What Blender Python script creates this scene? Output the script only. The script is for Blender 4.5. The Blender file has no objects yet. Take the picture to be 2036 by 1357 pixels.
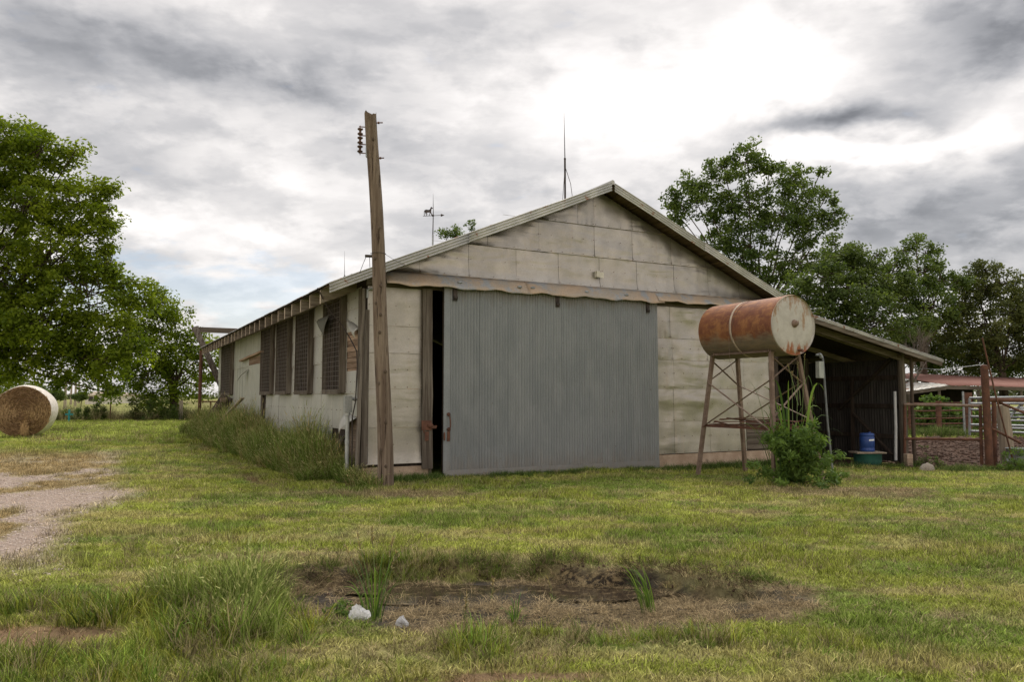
import bpy, math, random
import numpy as np
from mathutils import Vector, Matrix
random.seed(7); rng = np.random.default_rng(11)
S = bpy.context.scene
COL = S.collection
R = math.radians

# ------------------------------------------------------------------ camera
FPX = 1530.0; CX = 1018.0; CY = 678.5; EYE = 1.6
PITCH = math.atan((789 - CY) / FPX)
cam = bpy.data.cameras.new('camera'); camo = bpy.data.objects.new('camera', cam)
COL.objects.link(camo); S.camera = camo
camo.location = (0, 0, EYE); camo.rotation_euler = (math.pi / 2 + PITCH, 0, 0)
cam.sensor_width = 36.0; cam.lens = FPX / 2036.0 * 36.0
cam.clip_start = 0.05; cam.clip_end = 8000

# ------------------------------------------------------------------ node helpers
class X:
    """thin wrapper so that node maths reads like maths"""
    def __init__(s, nt, sock): s.nt = nt; s.s = sock
    def _m(s, op, o=None, o2=None):
        n = s.nt.nodes.new('ShaderNodeMath'); n.operation = op
        for i, v in enumerate([s, o, o2]):
            if v is None: continue
            if isinstance(v, X): s.nt.links.new(v.s, n.inputs[i])
            else: n.inputs[i].default_value = v
        return X(s.nt, n.outputs[0])
    def __add__(s, o): return s._m('ADD', o)
    __radd__ = __add__
    def __sub__(s, o): return s._m('SUBTRACT', o)
    def __mul__(s, o): return s._m('MULTIPLY', o)
    __rmul__ = __mul__
    def __truediv__(s, o): return s._m('DIVIDE', o)
    def pow(s, o): return s._m('POWER', o)
    def clamp(s, a=0.0, b=1.0): return s._m('MAXIMUM', a)._m('MINIMUM', b)
    def step(s, a, b):
        n = s.nt.nodes.new('ShaderNodeMapRange'); n.interpolation_type = 'SMOOTHSTEP'
        s.nt.links.new(s.s, n.inputs[0]); n.inputs[1].default_value = a; n.inputs[2].default_value = b
        return X(s.nt, n.outputs[0])

def link(nt, v, sock):
    if isinstance(v, X): nt.links.new(v.s, sock)
    else: sock.default_value = v
def noise(nt, vec, scale, detail=4, rough=.55, dist=0.0, color=False):
    n = nt.nodes.new('ShaderNodeTexNoise'); n.inputs['Scale'].default_value = scale
    n.inputs['Detail'].default_value = detail; n.inputs['Roughness'].default_value = rough
    n.inputs['Distortion'].default_value = dist
    if vec is not None: nt.links.new(vec.s, n.inputs['Vector'])
    return X(nt, n.outputs['Color' if color else 'Fac'])
def vmul(nt, vec, k):
    n = nt.nodes.new('ShaderNodeVectorMath'); n.operation = 'MULTIPLY'
    nt.links.new(vec.s, n.inputs[0]); n.inputs[1].default_value = k
    return X(nt, n.outputs[0])
def mixc(nt, f, a, b, mode='MIX'):
    n = nt.nodes.new('ShaderNodeMix'); n.data_type = 'RGBA'; n.blend_type = mode
    link(nt, f, n.inputs[0])
    for v, i in ((a, 6), (b, 7)):
        if isinstance(v, X): nt.links.new(v.s, n.inputs[i])
        else: n.inputs[i].default_value = (*v[:3], 1)
    return X(nt, n.outputs[2])
def comb(nt, x, y, z):
    n = nt.nodes.new('ShaderNodeCombineXYZ')
    for i, v in enumerate((x, y, z)): link(nt, v, n.inputs[i])
    return X(nt, n.outputs[0])

# ------------------------------------------------------------------ world
Wd = bpy.data.worlds.new('World'); S.world = Wd; Wd.use_nodes = True
nt = Wd.node_tree; nt.nodes.clear()
SUN_AZ, SUN_EL = 22.0, 58.0
tc = nt.nodes.new('ShaderNodeTexCoord'); dirv = X(nt, tc.outputs['Generated'])
sep = nt.nodes.new('ShaderNodeSeparateXYZ'); nt.links.new(dirv.s, sep.inputs[0])
dx, dy, dz = [X(nt, o) for o in sep.outputs]
zc = dz.clamp(0.0, 1.0)
px = dx / (zc + .38); py = dy / (zc + .38)
P = comb(nt, px, py, zc)
w1 = noise(nt, P, 2.6, 5, .5) - .5
w2 = noise(nt, vmul(nt, P, (1.3, 1, 1.6)), 3.6, 5, .5, .2) - .5
az = dx._m('ARCTAN2', dy) + w1 * .22
el = dz.clamp(-1, 1)._m('ARCSINE') + w2 * .15
def PA(u, v):
    a = (u - CX) / FPX; b = (CY - v) / FPX
    d = Vector((a, math.cos(PITCH) - b * math.sin(PITCH), math.sin(PITCH) + b * math.cos(PITCH))).normalized()
    return math.atan2(d.x, d.y), math.asin(d.z)
blobs = [(300,60,190,60,-.20),(560,165,150,50,-.22),(420,120,150,45,-.13),(30,90,180,110,-.09),(1300,190,320,85,.44),
 (1180,110,200,50,.06),(1560,130,190,60,.35),(1930,225,180,50,.50),(2010,50,190,90,-.42),(1740,245,200,32,-.60),(1850,430,270,110,-.30),
 (1700,390,110,35,-.10),(330,475,260,26,.22),(470,330,160,22,.16),(640,600,260,70,.06),(830,280,140,70,-.10),(560,420,190,50,.05),
 (940,330,120,50,.03),(1000,60,200,45,-.12),(1650,310,240,30,.42),(700,60,120,50,-.08),(230,330,160,50,-.08)]
lum = None
for (u, v, ru, rv, amp) in blobs:
    a0, e0 = PA(u, v)
    da = (az - a0) / (ru / FPX); de = (el - e0) / (rv / FPX)
    g = ((da * da + de * de) * -1.0)._m('EXPONENT') * amp
    lum = g if lum is None else lum + g
n1 = noise(nt, vmul(nt, P, (1, 1, 1.5)), 3.4, 8, .52, .25) - .5
n2 = noise(nt, vmul(nt, P, (1, 1.5, 3.2)), 9.0, 8, .55, .15) - .5
puff = noise(nt, vmul(nt, P, (1, 1, 1.2)), 4.3, 10, .56, .15).step(.44, .56) - .5
puff2 = noise(nt, vmul(nt, P, (1, 1.2, 2.6)), 11.0, 8, .58, .1).step(.42, .60) - .5
behind = (dy * -1.0).step(-.2, 1.0)
glow = behind * (1.0 - 0.0) if False else behind * (dz.step(.02, .55) * -1.0 + 1.0)
zen = dz.step(.45, 1.0)
L = lum + .675 + n1 * .42 + n2 * .22 + puff * .13 + puff2 * .06 + behind * .12 + glow * .62 + zen * .45
L = L.clamp(.16, 1.9)
t1 = L.step(.22, .80)
cc = mixc(nt, t1, (.95, .95, .985), (1.03, .985, .955))
cc = mixc(nt, glow * .9, cc, (1.18, .96, .76))
# clear pale-blue gap low on the left
a0, e0 = PA(380, 585)
da = (az - a0) / .30; de = (el - e0) / .045
gap = (((da * da + de * de) * -1.0)._m('EXPONENT') * 1.1 + (n2 * -2.2) + (n1 * -.8)).step(.35, 1.0)
skyn = nt.nodes.new('ShaderNodeTexSky'); skyn.sky_type = 'NISHITA'; skyn.sun_disc = False
skyn.sun_elevation = R(SUN_EL); skyn.sun_rotation = R(SUN_AZ)
bg1 = nt.nodes.new('ShaderNodeBackground'); bg1.inputs[1].default_value = .12
nt.links.new(skyn.outputs[0], bg1.inputs[0])
bg2 = nt.nodes.new('ShaderNodeBackground')
nt.links.new(cc.s, bg2.inputs[0]); nt.links.new(L.s, bg2.inputs[1])
mx = nt.nodes.new('ShaderNodeMixShader')
nt.links.new((gap * -.38 + .95).s, mx.inputs[0])
nt.links.new(bg1.outputs[0], mx.inputs[1]); nt.links.new(bg2.outputs[0], mx.inputs[2])
wo = nt.nodes.new('ShaderNodeOutputWorld'); nt.links.new(mx.outputs[0], wo.inputs[0])

sl = bpy.data.lights.new('sun', 'SUN'); so = bpy.data.objects.new('sun', sl); COL.objects.link(so)
sl.energy = 2.5; sl.angle = R(24); sl.color = (1, .93, .82)
so.rotation_euler = Vector((-math.sin(R(SUN_AZ)) * math.cos(R(SUN_EL)), -math.cos(R(SUN_AZ)) * math.cos(R(SUN_EL)), -math.sin(R(SUN_EL)))).to_track_quat('-Z', 'Y').to_euler()
S.view_settings.view_transform = 'Standard'; S.view_settings.look = 'None'
S.view_settings.gamma = 1; S.view_settings.use_curve_mapping = False
S.view_settings.exposure = 0.25
S.render.engine = 'CYCLES'
try: S.cycles.max_bounces = 6; S.cycles.transparent_max_bounces = 8
except Exception: pass

# ------------------------------------------------------------------ frames of reference
AL = math.atan(808 / FPX)
Wv = Vector((math.cos(AL), math.sin(AL), 0)); Dv = Vector((-math.sin(AL), math.cos(AL), 0))
C0 = Vector((-2.87, 15.0, 0))
def B2W(s, t, z): return C0 + Wv * s + Dv * t + Vector((0, 0, z))
def ray(u, v):
    a = (u - CX) / FPX; b = (CY - v) / FPX
    return Vector((a, math.cos(PITCH) - b * math.sin(PITCH), math.sin(PITCH) + b * math.cos(PITCH)))
def at(u, v, Y):
    r = ray(u, v); return Vector((0, 0, EYE)) + r * (Y / r.y)
def on(u, v, z=0.0):
    r = ray(u, v); return Vector((0, 0, EYE)) + r * ((z - EYE) / r.z)

# ------------------------------------------------------------------ value noise in numpy
def _h(ix, iy, seed):
    n = (ix.astype(np.int64) * 374761393 + iy.astype(np.int64) * 668265263 + seed * 1442695041) & 0x7fffffff
    n = ((n ^ (n >> 13)) * 1274126177) & 0x7fffffff
    return ((n ^ (n >> 16)) & 0xffff) / 65535.0
def vn(x, y, seed=0):
    ix = np.floor(x); iy = np.floor(y); fx = x - ix; fy = y - iy
    fx = fx * fx * (3 - 2 * fx); fy = fy * fy * (3 - 2 * fy)
    a = _h(ix, iy, seed); b = _h(ix + 1, iy, seed); c = _h(ix, iy + 1, seed); d = _h(ix + 1, iy + 1, seed)
    return (a + (b - a) * fx) * (1 - fy) + (c + (d - c) * fx) * fy
def fbm(x, y, o=4, seed=0):
    x = np.asarray(x, float); y = np.asarray(y, float); v = 0; a = .5; k = 0
    for i in range(o):
        v = v + a * vn(x, y, seed + i * 17); k += a; a *= .5; x = x * 2.03 + 5.1; y = y * 2.03 - 3.7
    return v / k
def sst(x, a, b):
    t = np.clip((x - a) / (b - a), 0, 1); return t * t * (3 - 2 * t)

# ------------------------------------------------------------------ mesh helpers
def obj(name, me, parent=None, loc=None, kind=None):
    o = bpy.data.objects.new(name, me); COL.objects.link(o)
    if parent: o.parent = parent
    if loc is not None: o.location = loc
    if kind: o['kind'] = kind
    return o
def np_mesh(name, V, F, mat=None, smooth=False):
    V = np.asarray(V, np.float32); F = np.asarray(F, np.int32); k = F.shape[1]
    me = bpy.data.meshes.new(name)
    me.vertices.add(len(V)); me.vertices.foreach_set('co', V.ravel())
    me.loops.add(F.size); me.loops.foreach_set('vertex_index', F.ravel())
    me.polygons.add(len(F)); me.polygons.foreach_set('loop_start', np.arange(0, F.size, k, dtype=np.int32))
    me.polygons.foreach_set('loop_total', np.full(len(F), k, np.int32))
    me.update(calc_edges=True); me.validate()
    if mat: me.materials.append(mat)
    if smooth: me.polygons.foreach_set('use_smooth', np.ones(len(me.polygons), bool))
    return me
class MB:
    def __init__(s): s.v = []; s.f = []; s.sm = []
    def add(s, vs, fs, sm=False):
        b = len(s.v); s.v += [tuple(v) for v in vs]
        for f in fs: s.f.append(tuple(i + b for i in f)); s.sm.append(sm)
    def box(s, a, b, j=0.0):
        r = lambda: random.uniform(-j, j) if j else 0
        vs = [(x + r(), y + r(), z + r()) for x in (a[0], b[0]) for y in (a[1], b[1]) for z in (a[2], b[2])]
        s.add(vs, [(0,1,3,2),(4,6,7,5),(0,4,5,1),(2,3,7,6),(0,2,6,4),(1,5,7,3)])
        return s
    def beam(s, p0, p1, w, h, up=(0, 0, 1), j=0.0, n=1):
        p0 = Vector(p0); p1 = Vector(p1); d = (p1 - p0).normalized(); upv = Vector(up)
        if abs(d.dot(upv)) > .98: upv = Vector((1, 0, 0))
        x = d.cross(upv).normalized(); y = x.cross(d).normalized(); vs = []; fs = []
        for i in range(n + 1):
            c = p0.lerp(p1, i / n)
            if j: c = c + x * random.uniform(-j, j) + y * random.uniform(-j, j)
            for a, b in ((-1,-1),(1,-1),(1,1),(-1,1)):
                vs.append(c + x * a * w / 2 + y * b * h / 2)
        for i in range(n):
            for k in range(4): fs.append((i*4+k, i*4+(k+1)%4, i*4+4+(k+1)%4, i*4+4+k))
        fs += [(3,2,1,0), (n*4, n*4+1, n*4+2, n*4+3)]
        s.add(vs, fs); return s
    def tube(s, pts, rad, n=8, cap=True, sm=True):
        pts = [Vector(p) for p in pts]; m = len(pts)
        if not hasattr(rad, '__len__'): rad = [rad] * m
        vs = []; fs = []; x = None
        for i, p in enumerate(pts):
            d = (pts[min(i+1, m-1)] - pts[max(i-1, 0)]).normalized()
            if x is None:
                x = d.cross(Vector((0, 0, 1)) if abs(d.z) < .9 else Vector((1, 0, 0))).normalized()
            else: x = (x - d * x.dot(d)).normalized()
            y = d.cross(x)
            for k in range(n):
                a = 2 * math.pi * k / n; vs.append(p + (x * math.cos(a) + y * math.sin(a)) * rad[i])
        for i in range(m - 1):
            for k in range(n): fs.append((i*n+k, i*n+(k+1)%n, (i+1)*n+(k+1)%n, (i+1)*n+k))
        s.add(vs, fs, sm)
        if cap: s.add(vs[:n], [tuple(range(n))[::-1]]); s.add(vs[-n:], [tuple(range(n))])
        return s
    def grid(s, fn, nu, nv, sm=True, two=0.0):
        vs = [fn(i / nu, j / nv) for j in range(nv + 1) for i in range(nu + 1)]
        fs = [(j*(nu+1)+i, j*(nu+1)+i+1, (j+1)*(nu+1)+i+1, (j+1)*(nu+1)+i) for j in range(nv) for i in range(nu)]
        s.add(vs, fs, sm); return s
    def ball(s, c, r, n=8, m=6):
        if not hasattr(r, '__len__'): r = (r, r, r)
        def fn(u, v):
            a = 2*math.pi*u; b = math.pi*v
            return (c[0]+r[0]*math.sin(b)*math.cos(a), c[1]+r[1]*math.sin(b)*math.sin(a), c[2]+r[2]*math.cos(b))
        return s.grid(fn, n, m)
    def lathe(s, prof, p0, axis, n=24):
        p0 = Vector(p0); d = Vector(axis).normalized()
        x = d.cross(Vector((0, 0, 1)) if abs(d.z) < .9 else Vector((1, 0, 0))).normalized(); y = d.cross(x)
        vs = [p0 + d * h + (x * math.cos(2*math.pi*k/n) + y * math.sin(2*math.pi*k/n)) * r for (r, h) in prof for k in range(n)]
        fs = [(i*n+k, i*n+(k+1)%n, (i+1)*n+(k+1)%n, (i+1)*n+k) for i in range(len(prof)-1) for k in range(n)]
        s.add(vs, fs, True); return s
    def mesh(s, name, mat):
        me = bpy.data.meshes.new(name); me.from_pydata(s.v, [], s.f)
        me.polygons.foreach_set('use_smooth', s.sm); me.materials.append(mat); me.update()
        return me
    def build(s, name, mat, parent=None, loc=None, kind=None): return obj(name, s.mesh(name, mat), parent, loc, kind)
def tag(o, label, cat, group=None):
    o['label'] = label; o['category'] = cat
    if group: o['group'] = group
    return o
def empty(name, loc, rz=0, label=None, cat=None, group=None):
    o = bpy.data.objects.new(name, None); COL.objects.link(o); o.location = loc; o.rotation_euler = (0, 0, rz)
    o.empty_display_size = .2
    if label: tag(o, label, cat, group)
    return o
def copy_tree(o, parent=None):
    c = o.copy(); COL.objects.link(c)
    if parent: c.parent = parent
    for ch in [q for q in bpy.data.objects if q.parent is o]: copy_tree(ch, c)
    return c

# ------------------------------------------------------------------ materials
def newmat(name):
    m = bpy.data.materials.new(name); m.use_nodes = True; n = m.node_tree
    return m, n, n.nodes['Principled BSDF']
def coords(n, kind='Object'):
    t = n.nodes.new('ShaderNodeTexCoord'); return X(n, t.outputs[kind])
def bump(n, b, h, dist=.01, strength=.6):
    k = n.nodes.new('ShaderNodeBump'); k.inputs['Distance'].default_value = dist; k.inputs['Strength'].default_value = strength
    n.links.new(h.s, k.inputs['Height']); n.links.new(k.outputs[0], b.inputs['Normal'])
def rnd(n):
    o = n.nodes.new('ShaderNodeObjectInfo'); return X(n, o.outputs['Random'])
def offs(n, vec, r):
    k = n.nodes.new('ShaderNodeVectorMath'); k.operation = 'ADD'; n.links.new(vec.s, k.inputs[0])
    n.links.new(comb(n, r * 37.0, r * 91.0, r * 53.0).s, k.inputs[1]); return X(n, k.outputs[0])
def pm(name, c1, c2, scale=3, rough=.8, metal=0, bd=.004, stretch=(1, 1, 1), c3=None, lo=.35, hi=.65, var=.25, fine=40, t3=(.6, .75), spec=.3):
    m, n, b = newmat(name); r = rnd(n); v = offs(n, coords(n), r); vs = vmul(n, v, stretch)
    a = noise(n, vs, scale, 6, .6, .2).step(lo, hi); c = mixc(n, a, c1, c2)
    if c3: c = mixc(n, noise(n, offs(n, vs, r + .37), scale * 1.7, 6, .65).step(*t3), c, c3)
    f = noise(n, vs, fine, 4, .6)
    c = mixc(n, 1.0, c, comb(n, *[(f * .7 + .65) * (r * var + (1 - var / 2))] * 3), 'MULTIPLY')
    n.links.new(c.s, b.inputs['Base Color']); b.inputs['Roughness'].default_value = rough
    b.inputs['Metallic'].default_value = metal; b.inputs['Specular IOR Level'].default_value = spec
    if bd: bump(n, b, f + a * .6, bd, .8)
    return m
def wood(name, c1, c2, axis='z', c3=None, var=.35, fine=34, bd=.008, t3=(.58, .72)):
    st = {'z': (1, 1, .045), 'x': (.045, 1, 1), 'y': (1, .045, 1)}[axis]
    return pm(name, c1, c2, 16, .88, 0, bd, st, c3, .35, .68, var, fine * 2.2, t3, .15)
M = {}
def metal_sheet(name, ca, cb, warm, roughb=.40, wob=.05, metal=.55, dent=1.0):
    m, n, b = newmat(name); r = rnd(n); v0 = coords(n); v = v0
    a = noise(n, v, 1.4, 6, .6).step(.35, .7); c = mixc(n, a, ca, cb)
    streak = noise(n, vmul(n, v, (7, 7, .5)), 1.0, 6, .65).step(.5, .8)
    c = mixc(n, streak * .45, c, warm)
    spk = noise(n, v, 90, 2, .6).step(.68, .76); c = mixc(n, spk * .5, c, (.10, .06, .035))
    c = mixc(n, 1.0, c, comb(n, *[(noise(n, v, 30, 4, .7) * .4 + .8) * (r * .09 + .955)] * 3), 'MULTIPLY')
    n.links.new(c.s, b.inputs['Base Color']); b.inputs['Metallic'].default_value = metal
    n.links.new((noise(n, v, 5, 5, .6) * .30 + (roughb - .1)).s, b.inputs['Roughness'])
    msk = noise(n, v, .55, 2, .5).step(.42, .62) * .85 + .15
    h = (noise(n, vmul(n, v, (.55, .55, 1.9)), 1.9, 2, .4, .35) + noise(n, vmul(n, v, (1.6, 1.6, .7)), 2.3, 1, .3, .2) * .5) * msk * dent + noise(n, v, 26, 3, .6) * .008
    bump(n, b, h, wob, 1.0)
    return m
M['sheet'] = metal_sheet('aged_tin_sheet', (.285, .272, .248), (.345, .33, .30), (.30, .255, .205), .36, .022, .7)
M['sheet_gable'] = metal_sheet('crumpled_tin_sheet', (.30, .283, .258), (.365, .343, .31), (.34, .285, .23), .34, .040, .85)
M['sheet_side'] = metal_sheet('pale_tin_sheet', (.39, .39, .365), (.46, .455, .42), (.31, .265, .21), .45, .010, .4)
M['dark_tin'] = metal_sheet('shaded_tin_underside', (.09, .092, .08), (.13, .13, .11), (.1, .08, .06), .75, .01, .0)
def door_mat():
    m, n, b = newmat('zinc_corrugated'); v0 = coords(n); v = offs(n, v0, rnd(n)); sp = n.nodes.new('ShaderNodeSeparateXYZ'); n.links.new(v0.s, sp.inputs[0]); z = X(n, sp.outputs[2])
    c = mixc(n, noise(n, vmul(n, v, (1, 1, .5)), 2.2, 6, .65).step(.3, .7), (.180, .198, .212), (.222, .238, .25))
    c = mixc(n, noise(n, vmul(n, v, (6, 6, .25)), 2.0, 6, .7).step(.52, .75) * .5, c, (.13, .14, .15))
    c = mixc(n, noise(n, vmul(n, v0, (3, 3, .35)), 1.3, 5, .7).step(.66, .74) * .55, c, (.40, .43, .46))
    rim = ((z * -1.0 + .75) * 1.1 + (noise(n, vmul(n, v0, (3, 3, 1)), 3, 5, .7) - .5) * 1.2).step(.25, 1.0) * .55
    c = mixc(n, rim, c, (.20, .165, .13))
    c = mixc(n, ((z + -3.45) * 2.2 + (noise(n, vmul(n, v0, (4, 4, 1)), 2, 5, .7) - .5) * 1.5).step(.1, .9) * .5, c, (.15, .125, .10))
    c = mixc(n, noise(n, v0, 26, 3, .6).step(.70, .74), c, (.08, .05, .035))
    f = noise(n, v, 60, 4, .7); c = mixc(n, 1.0, c, comb(n, *[f * .7 + .65] * 3), 'MULTIPLY')
    n.links.new(c.s, b.inputs['Base Color']); b.inputs['Roughness'].default_value = .6; b.inputs['Metallic'].default_value = .35
    bump(n, b, noise(n, v0, 2.0, 3, .5), .02, .6); return m
M['door_metal'] = door_mat()
M['roof_metal'] = pm('rusty_zinc_roof', (.33, .33, .32), (.44, .43, .41), 2.2, .5, .5, .001, (1, 1, 1), (.20, .075, .035), .3, .7, .15, 60, (.56, .62))
M['trim'] = pm('zinc_rake_trim', (.34, .34, .34), (.47, .465, .455), 2.5, .6, .2, .001, (1, 1, 1), (.22, .10, .055), .3, .7, .1, 50, (.60, .68))
M['cover'] = pm('stained_track_cover', (.30, .27, .23), (.38, .29, .21), 1.4, .55, .4, .006, (1, 1, 1), (.27, .28, .29), .35, .65, .1, 30, (.50, .62))
M['wood_v'] = wood('weathered_wood_upright', (.070, .056, .045), (.165, .145, .122), 'z', (.033, .025, .021))
M['wood_x'] = wood('weathered_wood_level', (.085, .068, .053), (.17, .145, .12), 'x', (.045, .033, .026))
M['wood_y'] = wood('weathered_wood_deep', (.12, .09, .065), (.20, .155, .12), 'y', (.07, .05, .04))
M['wood_dark'] = wood('dark_wood', (.028, .022, .018), (.062, .048, .039), 'z')
M['rafter_wood'] = wood('greyed_rafter_wood', (.13, .105, .085), (.26, .225, .19), 'x', (.075, .055, .042), .5)
M['soffit'] = wood('soffit_wood', (.085, .058, .042), (.15, .105, .075), 'y', (.045, .03, .022), .6)
M['board_red'] = wood('exposed_sheathing', (.20, .13, .09), (.34, .255, .19), 'y', (.09, .062, .05), .6)
M['pole'] = wood('pole_wood', (.215, .17, .132), (.115, .083, .063), 'z', (.035, .024, .018), .1, 30, .03, (.56, .64))
M['post_grey'] = wood('grey_post_wood', (.24, .20, .155), (.34, .29, .23), 'z', (.12, .09, .07), .15)
M['rust'] = pm('rusty_steel', (.085, .042, .030), (.14, .065, .042), 6, .85, .1, .003, (1, 1, 1), (.055, .03, .024))
M['rust_grey'] = pm('rusty_grey_steel', (.15, .105, .08), (.23, .17, .135), 5, .8, .2, .003, (1, 1, 1), (.11, .055, .035))
M['rust_roof'] = pm('rusty_shed_roof', (.17, .075, .058), (.21, .10, .08), 2, .8, .1, .002, (1, 1, 1), (.14, .06, .05))
M['dark_iron'] = pm('dark_iron', (.035, .030, .028), (.07, .055, .05), 8, .7, .3, .001)
M['galv'] = pm('galvanised_pipe', (.20, .215, .23), (.30, .315, .33), 6, .5, .5, .001)
M['greybox'] = pm('grey_painted_box', (.28, .30, .295), (.36, .37, .36), 6, .5, .1, .001)
M['pipe_dull'] = pm('dull_grey_pipe', (.10, .11, .12), (.15, .16, .17), 6, .5, .1, .001)
M['pvc'] = pm('white_pipe', (.34, .345, .36), (.42, .425, .44), 5, .5, 0, .001)
M['concrete'] = pm('stained_concrete', (.30, .22, .16), (.40, .31, .235), 3, .9, 0, .01, (1, 1, 1), (.22, .16, .12))
M['blue'] = pm('blue_plastic', (.014, .042, .17), (.03, .065, .21), 3, .4, 0, .001)
M['bluew'] = pm('pale_label_print', (.55, .6, .65), (.7, .72, .74), 3, .5, 0, 0)
M['green_tub'] = pm('dark_green_tub', (.015, .06, .05), (.02, .09, .07), 4, .5, 0, .001)
M['rock'] = pm('pale_rock', (.28, .24, .2), (.40, .36, .31), 7, .9, 0, .02)
M['cross'] = pm('turquoise_paint', (.02, .22, .26), (.04, .30, .34), 5, .6, 0, .001)
M['interior'] = pm('dim_interior', (.02, .016, .013), (.035, .028, .022), 2, .95, 0, .002)  # near-black tone, indoor shade put into the colour
M['interior_metal'] = pm('shade_darkened_corrugated', (.026, .024, .023), (.058, .054, .05), 4, .8, .1, .001, (1, 1, .2), (.05, .035, .028), .3, .7, .2)  # corrugated lining darkened in its colour to stand for the lean-to's shade
M['insul'] = pm('brown_glazed_insulator', (.06, .03, .022), (.09, .045, .03), 5, .3, 0, 0)
M['nail'] = pm('rusty_nail', (.11, .05, .028), (.15, .07, .04), 5, .8, 0, 0)
M['wire'] = pm('dull_wire', (.17, .155, .145), (.24, .22, .205), 9, .7, .1, 0)
M['cream'] = pm('cream_wall', (.5, .48, .42), (.6, .57, .5), 2, .8, 0, 0)
M['bag'] = pm('white_plastic_bag', (.50, .51, .52), (.62, .63, .64), 5, .35, 0, .01)
M['strap'] = pm('pale_strap', (.34, .26, .20), (.50, .42, .34), 6, .6, 0, .001)
M['bark'] = wood('bark', (.055, .040, .030), (.10, .078, .06), 'z', (.03, .022, .018))
M['bark_pale'] = wood('dead_twig_bark', (.13, .11, .09), (.20, .17, .145), 'z')
# rusty tank with grey lower flank
def tank_mat():
    m, n, b = newmat('rusty_tank_shell'); v = coords(n)
    sp = n.nodes.new('ShaderNodeSeparateXYZ'); n.links.new(v.s, sp.inputs[0]); z = X(n, sp.outputs[2])
    big = noise(n, v, 2.2, 7, .65, .3); st = noise(n, vmul(n, v, (9, 1.2, 1.2)), 2.0, 6, .7)
    c = mixc(n, big.step(.38, .62), (.21, .078, .034), (.135, .046, .026))
    c = mixc(n, (st * .6 + noise(n, v, 9, 6, .7) * .5).step(.50, .68) * .85, c, (.33, .150, .052))
    grey = ((z * -1.0) + (st - .5) * .65 + (big - .5) * .5).step(.10, .34)
    c = mixc(n, grey * .9, c, mixc(n, st.step(.4, .7), (.17, .145, .11), (.25, .19, .13)))
    low = ((z * -1.0) + (st - .5) * .25).step(.42, .60); c = mixc(n, low * .7, c, (.17, .14, .10))
    n.links.new(c.s, b.inputs['Base Color']); b.inputs['Roughness'].default_value = .62; b.inputs['Metallic'].default_value = .15
    bump(n, b, noise(n, v, 30, 5, .6) * .3 + big, .012, .5); return m
def cap_mat():
    m, n, b = newmat('pale_tank_end'); v = coords(n)
    sp = n.nodes.new('ShaderNodeSeparateXYZ'); n.links.new(v.s, sp.inputs[0]); z = X(n, sp.outputs[2])
    a = noise(n, v, 3, 7, .7, .3); c = mixc(n, a.step(.35, .65), (.34, .32, .29), (.43, .41, .38))
    st = noise(n, vmul(n, v, (1, 1, .35)), 5.5, 7, .72)
    c = mixc(n, (st + z * .20).step(.56, .66) * .85, c, (.24, .135, .06))
    c = mixc(n, ((z * -1.0) + (st - .5) * 1.3).step(.36, .56), c, (.25, .085, .03))
    n.links.new(c.s, b.inputs['Base Color']); b.inputs['Roughness'].default_value = .6
    bump(n, b, a, .01, .5); return m
M['tank'] = tank_mat(); M['cap'] = cap_mat()
def leafmat(name, ca, cb, cdark=None, trans=.35, attr=None):
    m, n, b = newmat(name)
    g = n.nodes.new('ShaderNodeNewGeometry'); pos = X(n, g.outputs['Position'])
    at_ = n.nodes.new('ShaderNodeAttribute'); at_.attribute_name = 'rnd'; f = X(n, at_.outputs['Fac'])
    c = mixc(n, (noise(n, pos, .45, 3, .5) * .9 + f * .55 - .25).clamp(), ca, cb)
    c = mixc(n, 1.0, c, comb(n, f * .85 + .50, f * .75 + .58, f * .5 + .7), 'MULTIPLY')
    n.links.new(c.s, b.inputs['Base Color']); b.inputs['Roughness'].default_value = .6; b.inputs['Specular IOR Level'].default_value = .14
    tr = n.nodes.new('ShaderNodeBsdfTranslucent')
    n.links.new(mixc(n, 1.0, c, (1.25, 1.3, .55), 'MULTIPLY').s, tr.inputs[0])
    ms = n.nodes.new('ShaderNodeMixShader'); ms.inputs[0].default_value = trans
    n.links.new(b.outputs[0], ms.inputs[1]); n.links.new(tr.outputs[0], ms.inputs[2])
    n.links.new(ms.outputs[0], n.nodes['Material Output'].inputs[0]); return m
def tuftmat(name, trans=.3):
    """blade colour comes from the tint carried by each tuft"""
    m, n, b = newmat(name)
    a = n.nodes.new('ShaderNodeAttribute'); a.attribute_type = 'INSTANCER'; a.attribute_name = 'tint'
    f = n.nodes.new('ShaderNodeAttribute'); f.attribute_name = 'rnd'; fx = X(n, f.outputs['Fac'])
    c = mixc(n, 1.0, X(n, a.outputs['Color']), comb(n, *[fx.pow(1.6) * 1.5 + .38] * 3), 'MULTIPLY')
    c = mixc(n, fx.step(.84, .97) * .6, c, (.38, .32, .18))
    n.links.new(c.s, b.inputs['Base Color']); b.inputs['Roughness'].default_value = .8; b.inputs['Specular IOR Level'].default_value = .06
    tr = n.nodes.new('ShaderNodeBsdfTranslucent'); n.links.new(c.s, tr.inputs[0])
    ms = n.nodes.new('ShaderNodeMixShader'); ms.inputs[0].default_value = trans
    n.links.new(b.outputs[0], ms.inputs[1]); n.links.new(tr.outputs[0], ms.inputs[2])
    n.links.new(ms.outputs[0], n.nodes['Material Output'].inputs[0]); return m
M['tuft'] = tuftmat('grass_blades')
M['leaf_bright'] = leafmat('bright_leaves', (.108, .155, .013), (.195, .235, .020), trans=.48)
M['leaf_mid'] = leafmat('mid_leaves', (.075, .115, .03), (.12, .16, .042), trans=.42)
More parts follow.
